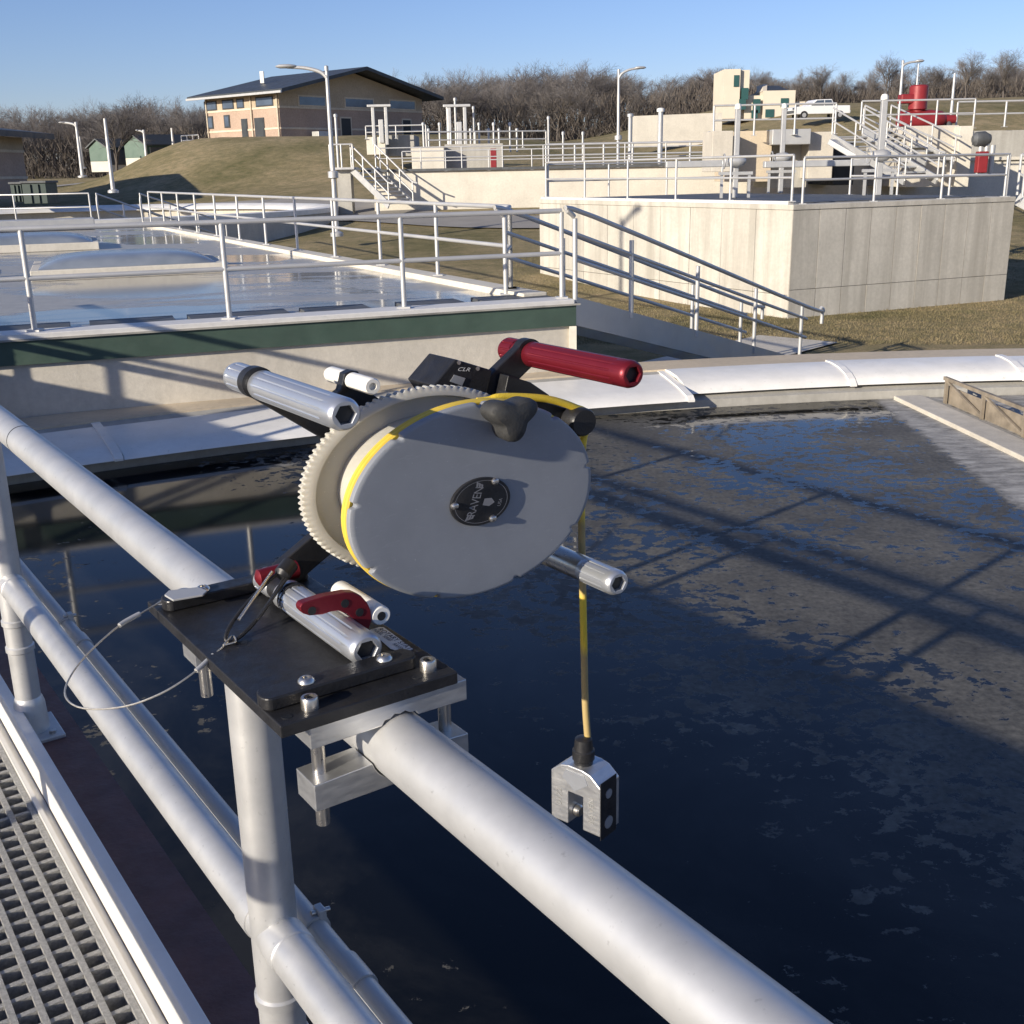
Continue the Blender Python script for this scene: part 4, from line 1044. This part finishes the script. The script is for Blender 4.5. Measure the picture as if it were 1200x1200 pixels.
# red machine on the bank
rm = thing('sludge_pump', at_d(1075, 152, 47), 'red pump with upright cylinder standing behind the railing', 'pump')
p = at_d(1078, 150, 47)
MB().loft(at_d(1052, 141, 47), Vector((1, 0, 0)), Vector((0, 1, 0)), Z, [(0, .25), (.05, .36), (1.3, .38), (1.75, .32), (1.9, .18), (2.3, .16)], 24).build('motor_body', REDEQ, rm, smooth=True)
pz = at_d(1075, 128, 47); MB().loft(Vector((pz.x, pz.y, pz.z - .3)), Z, Vector((1, 0, 0)), Vector((0, 1, 0)), [(0, .22), (.25, .24), (.3, .36), (1.15, .36), (1.2, .30)], 24).build('upright_cylinder', REDEQ, rm, smooth=True)
MB().box(at_d(1062, 116, 47), .55, .5, .35).build('side_outlet', REDEQ, rm, bevel=.05)
MB().box(at_d(1078, 150, 47) , 2.6, .8, .14).build('skid', DARKG, rm, bevel=.02)
MB().tube([at_d(1098, 141, 47), at_d(1110, 141, 47), at_d(1112, 151, 47)], .16, 12).build('pipe_elbow', DARKG, rm, smooth=True)

# ------------------------------------------------------------------ lamp posts
def lamp(base, h, arm, label, lean=0, r=.085, head=True, rise=.10, ba=0):
    t = thing('lamp_post', base, label, 'lamp post')
    top = base + Z * h
    MB().tube([base, base + Z * h * .5, top], [r, r * .8, r * .6], 14).build('pole', RAILFAR, t, smooth=True)
    MB().loft(base, Z, Vector((1, 0, 0)), Vector((0, 1, 0)), [(0, r * 2.4), (.10, r * 2.4), (.16, r * 1.4)], 14).build('base_cover', RAILFAR, t, smooth=True)
    if ba:
        MB().loft(base + Z * (h * ba), Z, Vector((1, 0, 0)), Vector((0, 1, 0)), [(-.12, r), (-.09, r * 1.9), (.09, r * 1.9), (.12, r)], 14).build('joint_collar', RAILFAR, t, smooth=True)
    if head:
        A = Vector((arm, 0, 0)); d = A.normalized()
        pts = spline([top - Z * .55 * rise * 4, top - Z * .15 * rise * 4 + A * .15, top + Z * rise * .6 + A * .5, top + Z * rise + A * .95], 5)
        MB().tube(pts, [r * .75 - .2 * r * i / len(pts) for i in range(len(pts))], 10).build('arm', GALV, t, smooth=True)
        hb = MB(); hp = top + Z * (rise + .02) + A * .72
        L = abs(arm) * .5
        st_ = [(0, .05), (.05, .10), (L * .35, .15), (L * .8, .14), (L, .05)]
        hb.loft(hp, d, Vector((0, 1, 0)), Z * .42, st_, 16).build('lamp_head', GALV, t, smooth=True)
        MB().loft(top - Z * .02, Z, Vector((1, 0, 0)), Vector((0, 1, 0)), [(0, r * .75), (.12, r * .75), (.14, r * .4)], 12).build('pole_cap', GALV, t, smooth=True)
    return t
p = at_d(395, 277, 36); lamp(p, at_d(372, 82, 36).z - p.z, -1.25, 'tall lamp post with curved arm standing between covered tank and brick building', r=.085, ba=.38, rise=.10)
p = at_d(724, 216, 56); lamp(p, at_d(727, 84, 56).z - p.z, 1.05, 'lamp post with flat arm rising behind the white basin wall', r=.09, ba=.42, rise=.14)
p = at_d(133, 226, 52); lamp(p, at_d(117, 139, 52).z - p.z, -.2, 'plain pole rising behind the looped stair rails', r=.10, head=False)
p = at_d(97, 208, 84); lamp(p, at_d(87, 145, 84).z - p.z, -1.0, 'far lamp post with short arm by the green sheds', r=.14, rise=.08)
p = at_d(98, 198, 95); lamp(p, at_d(94, 160, 95).z - p.z, -.2, 'thin far pole behind the lamp post near the sheds', r=.10, head=False)
p = at_d(172, 188, 90); lamp(p, at_d(164, 154, 90).z - p.z, -.5, 'short lamp post in front of the right green shed', r=.12, rise=.06)
p = at_d(204, 180, 92); lamp(p, at_d(199, 150, 92).z - p.z, -.2, 'short plain pole at the right end of the green sheds', r=.12, head=False)
p = at_d(1052, 152, 52); lamp(p, at_d(1059, 74, 52).z - p.z, .75, 'lamp post with short arm next to the red pump', r=.08, rise=.06)
p = at_d(1113, 152, 52); lamp(p, at_d(1120, 86, 52).z - p.z, .3, 'plain thin pole between red pump and far right railing', r=.08, head=False)
p = at_d(1072, 130, 60); lamp(p, at_d(1074, 75, 60).z - p.z, -.3, 'thin pole directly behind the red upright cylinder', r=.06, head=False)
_d = ray(728, 262); _p = CAMP + _d * ((K0 - CAMP).dot(nl) / _d.dot(nl)); lt = _p - ld * (20.0 / math.cos(SUN_EL)); lz = lt.z; lt.z = RZ1
lamp(lt, lz - RZ1, .9, 'lamp post on the covered roof whose shadow falls on the streaked tank', r=.09, rise=.08)

# ------------------------------------------------------------------ brick building on the mound
A = at_d(330, 166, 90); da = Vector((math.sin(math.radians(40)), math.cos(math.radians(40)), 0)); db = Vector((math.sin(math.radians(-50)), math.cos(math.radians(-50)), 0))
LA, LB, HW = reach(A, da, 496), reach(A, db, 245), 3.55
bb = thing('brick_building', A + da * 8 + db * 5, 'tan brick building with dark gable roof on the grassy mound', 'building')
na = Vector((da.y, -da.x, 0)); nb = -da
if na.y > 0: na = -na
PK = HW + 1.75
MB().prism([A - Z * .6, A + da * LA - Z * .6, A + da * LA + db * LB - Z * .6, A + db * LB - Z * .6], Z * (HW + .6)).build('brick_wall', BRICK, bb)
MB().prism([A + Z * (HW - .005), A + da * LA + Z * (HW - .005), A + da * (LA / 2) + Z * PK], db * LB).build('gable_wall', BRICKB, bb)
def strip(o_, d, L, n_, z0, z1, off, m, nm):
    MB().prism([o_ + n_ * off + Z * z0, o_ + d * L + n_ * off + Z * z0, o_ + d * L + n_ * off + Z * z1, o_ + n_ * off + Z * z1], -n_ * (off + .05)).build(nm, m, bb)
for (d, L, n_) in ((da, LA, na), (db, LB, nb)):
    strip(A, d, L, n_, -.1, .14, .05, BAND, 'cream_band'); strip(A, d, L, n_, .92, 1.06, .045, BAND, 'cream_band'); strip(A, d, L, n_, 2.45, 2.60, .045, BAND, 'cream_band')
    strip(A, d, L, n_, 2.602, HW, .03, BRICKB, 'upper_block_course')
def opening(o_, d, n_, x, z0, w, h, m, nm, frame=True):
    f = MB().prism([o_ + d * (x - .12) + n_ * .06 + Z * (z0 - .10), o_ + d * (x + w + .12) + n_ * .06 + Z * (z0 - .10), o_ + d * (x + w + .12) + n_ * .06 + Z * (z0 + h + .12), o_ + d * (x - .12) + n_ * .06 + Z * (z0 + h + .12)], -n_ * .10).build(nm, BAND if frame else ROOFM, bb)
    MB().prism([o_ + d * x + n_ * .075 + Z * z0, o_ + d * (x + w) + n_ * .075 + Z * z0, o_ + d * (x + w) + n_ * .075 + Z * (z0 + h), o_ + d * x + n_ * .075 + Z * (z0 + h)], -n_ * .10).build('pane' if nm == 'window' else 'door_leaf', m, f)
for x, w in ((.7, 1.9), (4.3, .7), (5.6, 1.25), (7.8, 1.45)): opening(A, db, nb, x, 2.72, w, .52, GLASS, 'window', False)
for x in (6.3, 8.5): opening(A, db, nb, x, 1.35, .5, .75, GLASS, 'window', False)
opening(A, db, nb, 2.0, .12, .95, 1.6, ROOFM, 'door', False); opening(A, db, nb, 4.1, .12, .5, 1.6, ROOFM, 'door', False)
for x, w in ((2.0, 2.6), (6.8, 3.0), (11.8, 2.9)): opening(A, da, na, x, 2.72, w, .60, GLASS, 'window')
opening(A, da, na, 6.2, .12, 1.0, 1.7, DARK, 'door'); opening(A, da, na, 13.2, .12, .9, 1.7, DARK, 'door')
rt_ = []
OV, OVG = 1.0, 1.7
def roofpt(x, y):   # x along gable face, y along depth
    zz_ = PK + .12 - abs(x - LA / 2) * (PK - HW) / (LA / 2); return A + da * x + db * y + Z * zz_
for (x0, x1) in ((-OV, LA / 2), (LA / 2, LA + OV)):
    MB().prism([roofpt(x0, -OVG), roofpt(x1, -OVG), roofpt(x1, LB + 1), roofpt(x0, LB + 1)], Z * .26).build('roof_slope', ROOFM, bb)
MB().bar(roofpt(-OV, -OVG) + Z * .05 - da * .06, roofpt(-OV, LB + 1) + Z * .05 - da * .06, .14, .16).build('gutter', GALV, bb)
for x in (.1, 3.3, LB - .2):
    MB().tube([A + db * x + nb * .10, A + db * x + nb * .10 + Z * (HW - .1)], .06, 8).build('downspout', BAND, bb)
MB().box(A + db * 5.5 + da * 3 + Z * (PK - .2), .3, .3, .9).build('roof_vent', WHITEP, bb)
MB().box(A + da * 3.4 + na * .9 + Z * .35, 1.5, .8, .8, da, na, Z).build('air_unit', GALV, bb, bevel=.03)
MB().box(A + da * 9.4 + na * .9 + Z * .5, 1.0, .8, 1.0, da, na, Z).build('air_unit', CONC_PALE, bb, bevel=.03)
MB().box(A + da * 14.6 + na * 1.6 + Z * .45, 2.6, .8, .9, da, na, Z).build('dark_unit', DARKG, bb, bevel=.03)
hb_ = A + db * (LB + .2) + nb * .8
guard_rail([hb_, hb_ + db * 2.4], 'tiny landing rail at the left end of the brick building', .8, .8, .05)

# building at the left edge
lb0 = at_d(-70, 222, 58); lbz = 2.15
lb = thing('plant_building', Vector((lb0.x, 62, lbz)), 'brown brick building with overhanging dark roof at the edge of the road', 'building')
x1 = at_d(33, 220, 66).x
MB().box((x1 - 7, 62, lbz + 1.4), 14, 8, 3.2).build('brick_wall', BRICK, lb)
for z0, hh in ((.9, .14), (2.3, .14)): MB().box((x1 - 7, 62, lbz + z0), 14.1, 8.1, hh).build('cream_band', BAND, lb)
MB().box((x1 - 7, 62, lbz + 2.7), 14.06, 8.06, .7).build('upper_block_course', BRICKB, lb)
MB().prism([Vector((x1 + 1.5, 56.8, lbz + 2.95)), Vector((x1 + 1.5, 67, lbz + 2.95)), Vector((x1 - 7, 67, lbz + 4.0)), Vector((x1 - 7, 56.8, lbz + 4.0))], Z * .3).build('roof_slope', ROOFM, lb)
MB().prism([Vector((x1 - 7, 56.8, lbz + 4.0)), Vector((x1 - 7, 67, lbz + 4.0)), Vector((x1 - 15.5, 67, lbz + 2.95)), Vector((x1 - 15.5, 56.8, lbz + 2.95))], Z * .3).build('roof_slope', ROOFM, lb)
MB().box((x1 - 1.9, 57.95, lbz + .95), 1.1, .12, 1.7).build('door', DARK, lb)
MB().box((x1 - 2.2, 57.95, lbz + 2.85), 1.6, .12, .5).build('window', GLASS, lb)
def dumpster(xa, xb, yt, yb, D, label):
    a = at_d(xa, yb, D); c = at_d(xb, yb, D); zt = at_d(xa, yt, D).z; w = c.x - a.x
    a.z -= .15
    t = thing('dumpster', Vector(((a.x + c.x) / 2, a.y, a.z)), label, 'dumpster')
    hgt = zt - a.z
    MB().prism([Vector((a.x, a.y, a.z)), Vector((c.x, a.y, a.z)), Vector((c.x, a.y, zt)), Vector((a.x, a.y, zt))], Vector((0, 1.3, 0))).build('bin_body', SHEDD, t, bevel=.02)
    MB().box(((a.x + c.x) / 2, a.y + .65, zt + .05), w + .1, 1.45, .1).build('lid', DARKG, t, bevel=.02)
    for f in (.33, .66): MB().box((a.x + w * f, a.y - .03, a.z + hgt / 2), .08, .08, hgt * .9).build('rib', SHEDD, t)
SHEDD = mat('dark_green_steel', (.035, .055, .048), .5, .1, .2, 2)
dumpster(14, 27, 216, 233, 52, 'dark green dumpster with open black front by the brown building')
dumpster(28, 56, 215, 235, 51.5, 'wider dark green dumpster with vertical ribs beside the road')

def shed(xa, xm, xb, ye, yp, yb, D, label):
    a = at_d(xa, yb, D); c = at_d(xm, yb, D); w = c.x - a.x; dp = (xb - xm) / (xm - xa) * w * 1.6
    s1 = Vector((w, -w * .35, 0)); s2 = Vector((.72, .69, 0)) * (dp)
    ze = at_d(xa, ye, D).z; zp = at_d((xa + xm) / 2, yp, D).z; z0 = a.z - .4
    t = thing('storage_shed', Vector((a.x, a.y, z0)), label, 'shed')
    p0 = Vector((a.x, a.y, 0)); p1 = p0 + s1
    g = lambda p, z: Vector((p.x, p.y, z))
    zb_ = z0 + .85
    MB().prism([g(p0, z0), g(p1, z0), g(p1 + s2, z0), g(p0 + s2, z0)], Z * .85).build('base_wall', CONC_WALL, t)
    MB().prism([g(p0, zb_), g(p1, zb_), g(p1, ze), g(p0.lerp(p1, .5), zp), g(p0, ze)], s2).build('metal_wall', SHEDG, t)
    mid = p0.lerp(p1, .5); e1 = s1.normalized() * .15; ov = s2.normalized() * .2
    for (u, v) in ((p0 - e1, mid), (mid, p1 + e1)):
        zu, zv = (ze - .03, zp + .02) if v == mid else (zp + .02, ze - .03)
        MB().prism([g(u - ov, zu), g(v - ov, zv), g(v + s2 + ov, zv), g(u + s2 + ov, zu)], Z * .1).build('roof_sheet', ROOFM, t)
    n_ = Vector((s2.y, -s2.x, 0)).normalized()
    MB().prism([g(p1 + s2 * .08 + n_ * .04, zb_ - .3), g(p1 + s2 * .92 + n_ * .04, zb_ - .3), g(p1 + s2 * .92 + n_ * .04, ze - .15), g(p1 + s2 * .08 + n_ * .04, ze - .15)], -n_ * .06).build('roller_door', DARKG, t)
shed(107, 131, 150, 174, 164, 196, 100, 'green metal shed with white base left of its twin')
shed(148, 176, 214, 171, 159, 192, 99, 'green metal shed partly hidden by the grassy mound')

# ------------------------------------------------------------------ second round tank behind the covered roof
C2 = Vector((-17.2, 45.0, 0)); R2 = 9.6
t2 = thing('round_tank', C2, 'far round tank with white rim and bracketed weir behind the covered roof', 'tank')
def ring2(prof, name, m, a0=-75, a1=255, step=4):
    b = MB(); n = int((a1 - a0) / step) + 1; k_ = len(prof); vs = []
    for i in range(n):
        a = math.radians(a0 + (a1 - a0) * i / (n - 1)); vs += [C2 + Vector((R * math.cos(a), R * math.sin(a), z)) for R, z in prof]
    b.add(vs, [(i * k_ + k, i * k_ + (k + 1) % k_, (i + 1) * k_ + (k + 1) % k_, (i + 1) * k_ + k) for i in range(n - 1) for k in range(k_)])
    b.build(name, m, t2, smooth=True)
ring2([(R2, .2), (R2 + .9, .2), (R2 + .9, 1.50), (R2, 1.44)], 'tank_wall', CONC_PALE)
ring2([(R2 - .25, 1.45), (R2 - .2, 1.51), (R2 + .5, 1.70), (R2 + .95, 1.68), (R2 + .95, 1.51), (R2, 1.45)], 'rim_cover', WHITE_COVER)
ring2([(R2 - .06, 1.03), (R2 - .003, 1.03), (R2 - .003, 1.10), (R2 - .06, 1.10)], 'weir_ledge', CONC_GREY)
for k in range(18):
    a = math.radians(20 + 9 * k); d = Vector((math.cos(a), math.sin(a), 0)); p = C2 + d * (R2 - .12)
    MB().prism([p + Z * 1.02, C2 + d * (R2 - .004) + Z * 1.02, C2 + d * (R2 - .004) + Z * .84], Vector((-d.y, d.x, 0)) * .10).build('weir_bracket', DARKG, t2)
b = MB(); b.add([C2 + Vector((R2 * math.cos(2 * math.pi * k / 60), R2 * math.sin(2 * math.pi * k / 60), .62)) for k in range(60)], [tuple(range(60))])
o = b.build('water', WATER, org=(0, 0, 0)); o['kind'] = 'structure'

# ------------------------------------------------------------------ training tower, wall, truck
def tower():
    D = 82; t = thing('training_tower', at_d(870, 140, D), 'cream training building with stepped tower and teal window openings', 'building')
    def bxp(x0, x1, yt, yb, dd, m, nm, dep=4, z=None):
        a = at_d(x0, yb, dd); c = at_d(x1, yb, dd); zt = at_d((x0 + x1) / 2, yt, dd).z; zb = a.z - .3
        return MB().box(((a.x + c.x) / 2, a.y + dep / 2, (zt + zb) / 2), c.x - a.x, dep, zt - zb).build(nm, m, t)
    bxp(847, 866, 81, 134, D, CREAM, 'tower_wall', 4)
    bxp(865.9, 878, 82, 102, D + .3, CREAM, 'tower_wall', 3)
    bxp(865.9, 872, 101.9, 134, D + .6, CREAM, 'tower_wall', 3)
    bxp(871.9, 894, 112, 134, D + .4, CREAM, 'house_wall', 4)
    bxp(893.9, 931, 106, 134, D, CREAM, 'house_wall', 5)
    bxp(931.1, 943, 119, 134, D + .4, CREAM, 'annex_wall', 3); bxp(944, 951, 119, 134, D + .9, CREAM, 'annex_wall', 3)
    for x0, x1, y0, y1 in ((860, 866, 88, 97), (869, 877, 103, 112), (866, 874, 116, 124), (883, 891, 116, 128), (915, 924, 115, 121), (897, 907, 128, 133), (881, 888, 129, 134)):
        bxp(x0, x1, y0, y1 - .8, D - .06, TEALW, 'window_opening', .3)
    a = at_d(897, 106, D); c = at_d(927, 106, D); zp = at_d(910, 98, D).z
    MB().prism([Vector((a.x, a.y + .5, a.z)), Vector((c.x, a.y + .5, a.z)), Vector((c.x - .4, a.y + 2, zp)), Vector((a.x + .4, a.y + 2, zp))], Vector((0, 3, -.2))).build('roof_slope', ROOFM, t)
    MB().prism([Vector((a.x - .15, a.y + .2, a.z - .05)), Vector((a.x + .15, a.y + .2, a.z - .05)), Vector((a.x + .55, a.y + 2, zp + .1)), Vector((a.x + .25, a.y + 2, zp + .1))], Vector((0, 2, 0))).build('gable_parapet', CREAM, t)
tower()
a = at_d(742, 152, 74); c = at_d(846, 147, 74.5); zt = at_d(742, 136, 74).z
rw = MB().prism([Vector((a.x, a.y, a.z - 1)), Vector((c.x, c.y, a.z - 1)), Vector((c.x, c.y, at_d(846, 132, 74.5).z)), Vector((a.x, a.y, zt))], Vector((0, .4, 0))).build('retaining_wall', CONC_WALL)
tag(rw, 'long pale retaining wall on the bank beside the training building', 'wall')
def truck():
    p = at_d(958, 140, 72); t = thing('pickup_truck', p, 'white crew cab pickup truck parked by the training building', 'truck')
    d = Vector((1, .18, 0)).normalized(); e = Vector((-d.y, d.x, 0)); k = .62
    P3 = lambda x, z, y: p + d * (x * k) + e * (y * k) + Z * (z * .62)
    body = [(-2.9, .45), (-2.9, 1.05), (-2.75, 1.15), (-1.4, 1.22), (-.7, 1.80), (.95, 1.84), (1.25, 1.25), (2.9, 1.25), (2.95, .5)]
    MB().prism([P3(x, z, -1) for x, z in body], e * (2 * k)).build('body', CARW, t, bevel=.04)
    MB().prism([P3(x, z, -1.02) for x, z in ((-1.2, 1.25), (-.62, 1.72), (.1, 1.75), (.1, 1.25))], e * .02).build('window', GLASS, t)
    MB().prism([P3(x, z, -1.02) for x, z in ((.2, 1.25), (.2, 1.75), (.85, 1.76), (1.08, 1.25))], e * .02).build('window', GLASS, t)
    for x in (-1.9, 1.85):
        for y in (-1, .8):
            w = MB().loft(P3(x, .38, y - .03), e, d, Z, [(0, .24), (.14, .24)], 20).build('wheel', TYRE, t)
            MB().loft(P3(x, .38, y - .05), e, d, Z, [(0, .13), (.02, .13)], 16).build('rim', GALV, w)
    MB().box(P3(-2.93, .7, 0), .06, 1.1, .16, d, e, Z).build('grille', DARKG, t)
    MB().box(P3(2.93, .7, 0), .08, 1.2, .12, d, e, Z).build('bumper', GALV, t)
    for y in (-.75, .75): MB().box(P3(-2.92, .98, y), .05, .2, .1, d, e, Z).build('headlight', GLASS, t)
truck()

# ------------------------------------------------------------------ bare winter trees
def bare_tree(seed, h, spread, dens):
    rnd = random.Random(seed); tr_ = MB(); tw = MB()
    def stick(b, p, d, L, r0, r1, n=3):
        a = Vector((0, 0, 1)) if abs(d.z) < .9 else Vector((1, 0, 0)); e = d.cross(a).normalized(); u = d.cross(e)
        q_ = p + d * L; vs = []
        for (c, r) in ((p, r0), (q_, r1)):
            vs += [c + (e * math.cos(2 * math.pi * k / n) + u * math.sin(2 * math.pi * k / n)) * r for k in range(n)]
        b.add(vs, [(k, (k + 1) % n, (k + 1) % n + n, k + n) for k in range(n)]); return q_
    def jit(d, a):
        v = Vector((rnd.gauss(0, 1), rnd.gauss(0, 1), rnd.gauss(0, 1))); return (d + v.normalized() * a * rnd.uniform(.5, 1.1)).normalized()
    def grow(p, d, L, r, lev):
        if lev == 0:
            tw_d = jit(d, .35); stick(tw, p, tw_d, L, r, .006, 3); return
        n = 2
        b = tr_ if lev >= 3 else tw
        for k in range(n):
            q_ = stick(b, p, d, L / n, r * (1 - .25 * k), r * (1 - .25 * (k + 1)), 5 if lev >= 4 else 3)
            m = {5: 3, 4: 3, 3: 3, 2: dens, 1: dens}[lev]
            for j in range(m if k else max(1, m - 1)):
                nd = jit(d, .62 * spread if lev > 2 else .85); nd.z = nd.z * .9 + .12 * (1 if lev > 2 else .6); nd.normalize()
                grow(q_, nd, L * rnd.uniform(.56, .80), r * .50, lev - 1)
            p = q_; d = jit(d, .22)
    grow(Vector((0, 0, -.3)), Vector((rnd.uniform(-.08, .08), rnd.uniform(-.08, .08), 1)).normalized(), h * .40, h * .022, 5)
    def me(b, nm, m):
        x = bpy.data.meshes.new(nm); x.from_pydata([tuple(v) for v in b.v], [], b.f); x.materials.append(m); return x
    zmax = max(v.z for v in tw.v)
    return me(tr_, 'trunk', BARK), me(tw, 'crown', TWIG if seed % 3 else TWIG2), zmax
protos = [bare_tree(s, 8, sp_, dn) for s, sp_, dn in ((1, 1.0, 3), (2, 1.2, 3), (3, .9, 3), (4, 1.1, 3), (5, 1.3, 3), (7, 1.0, 3))]
def plant(x, y, top, k, nm='bare_tree', lab='bare brown deciduous tree in the wood along the skyline', grp='bare trees along the skyline'):
    tm, cm, zm = protos[k % len(protos)]
    z = ter(x, y); s = max(.4, (top - z) / zm)
    t = bpy.data.objects.new(nm, None); COL.objects.link(t); t.location = (x, y, z); t.scale = (s * random.uniform(1.15, 1.5),) * 2 + (s,); t.rotation_euler = (0, 0, random.uniform(0, 6.28))
    tag(t, lab, 'tree', grp)
    for mnm, m_ in (('trunk', tm), ('crown', cm)):
        o_ = bpy.data.objects.new(mnm, m_); COL.objects.link(o_); o_.parent = t
prof = [(-40, 128), (0, 130), (60, 122), (100, 116), (150, 112), (180, 108), (210, 112), (240, 122), (300, 108), (330, 96), (440, 84), (480, 84), (500, 80), (540, 74), (600, 78), (640, 76), (680, 72), (720, 76), (760, 92), (790, 84), (830, 78), (880, 84), (930, 90), (970, 90), (1000, 98), (1010, 100), (1080, 88), (1110, 74), (1150, 72), (1200, 68), (1260, 70)]
def prof_y(x):
    for (a, ya), (c, yc) in zip(prof[:-1], prof[1:]):
        if a <= x <= c: return ya + (yc - ya) * (x - a) / (c - a)
    return 100
k = 0
for row, (D, dy, step) in enumerate(((128, 1, 30), (142, -3, 32), (119, 16, 44), (158, -1, 34))):
    x = -60 + row * 7
    while x < 1270:
        xx = x + random.uniform(-6, 6); d_ = D + random.uniform(-6, 6)
        top = at_d(xx, prof_y(xx) + dy + random.uniform(-5, 16), d_).z; p = at_d(xx, 150, d_)
        if not (225 < xx < 470 and row == 2):
            plant(p.x, p.y, top, k); k += 1
        x += step * random.uniform(.8, 1.2)
for xx, yt, D in ((1038, 68, 100), (1068, 72, 104), (1128, 70, 98), (1172, 66, 100), (130, 118, 92), (852, 72, 125)):
    p = at_d(xx, 150, D); plant(p.x, p.y, at_d(xx, yt, D).z, k, lab='larger bare tree standing clear in front of the skyline wood', grp='larger bare trees before the wood'); k += 1
# undergrowth mass of the wood
rnd = random.Random(3); b = MB()
for i in range(90000):
    xx = rnd.uniform(-80, 1290); D = rnd.uniform(114, 165); p = at_d(xx, 150, D)
    g0_ = ter(p.x, p.y); topz = at_d(xx, prof_y(xx) + 8, D).z
    z0_ = g0_ + (topz - g0_) * rnd.random() ** 1.6 * .60
    L = rnd.uniform(.5, 1.5); d = Vector((rnd.gauss(0, .45), rnd.gauss(0, .45), 1)).normalized(); w = rnd.uniform(.02, .055)
    e = d.cross(Vector((rnd.random() - .5, rnd.random() - .5, .1))).normalized() * w
    q_ = Vector((p.x, p.y, z0_)); b.add([q_ - e, q_ + e, q_ + d * L], [(0, 1, 2)])
o = b.build('undergrowth', SCRUB, org=(0, 0, 0)); tag(o, 'brown brush and saplings filling the skyline wood', 'undergrowth', kind='stuff')
# short grass blades on the near lawn
b = MB(); rnd = random.Random(5); n = 0
while n < 60000:
    xx = rnd.uniform(600, 1210); yy = rnd.uniform(300, 404); p = at_z(xx, yy, 0)
    if p.y > 34 or math.hypot(p.x - CX, p.y - CY) < 19.3: n += 1; continue
    v = p - K0
    h_ = rnd.uniform(.015, .05); d = Vector((rnd.gauss(0, .5), rnd.gauss(0, .5), 1)) * h_; e = Vector((rnd.gauss(0, 1), rnd.gauss(0, 1), 0)).normalized() * .006
    p.z = ter(p.x, p.y)
    b.add([p - e, p + e, p + d], [(0, 1, 2)]); n += 1
o = b.build('grass', GRASS, org=(0, 0, 0)); tag(o, 'short dormant grass on the lawn by the concrete tank', 'grass', kind='stuff')
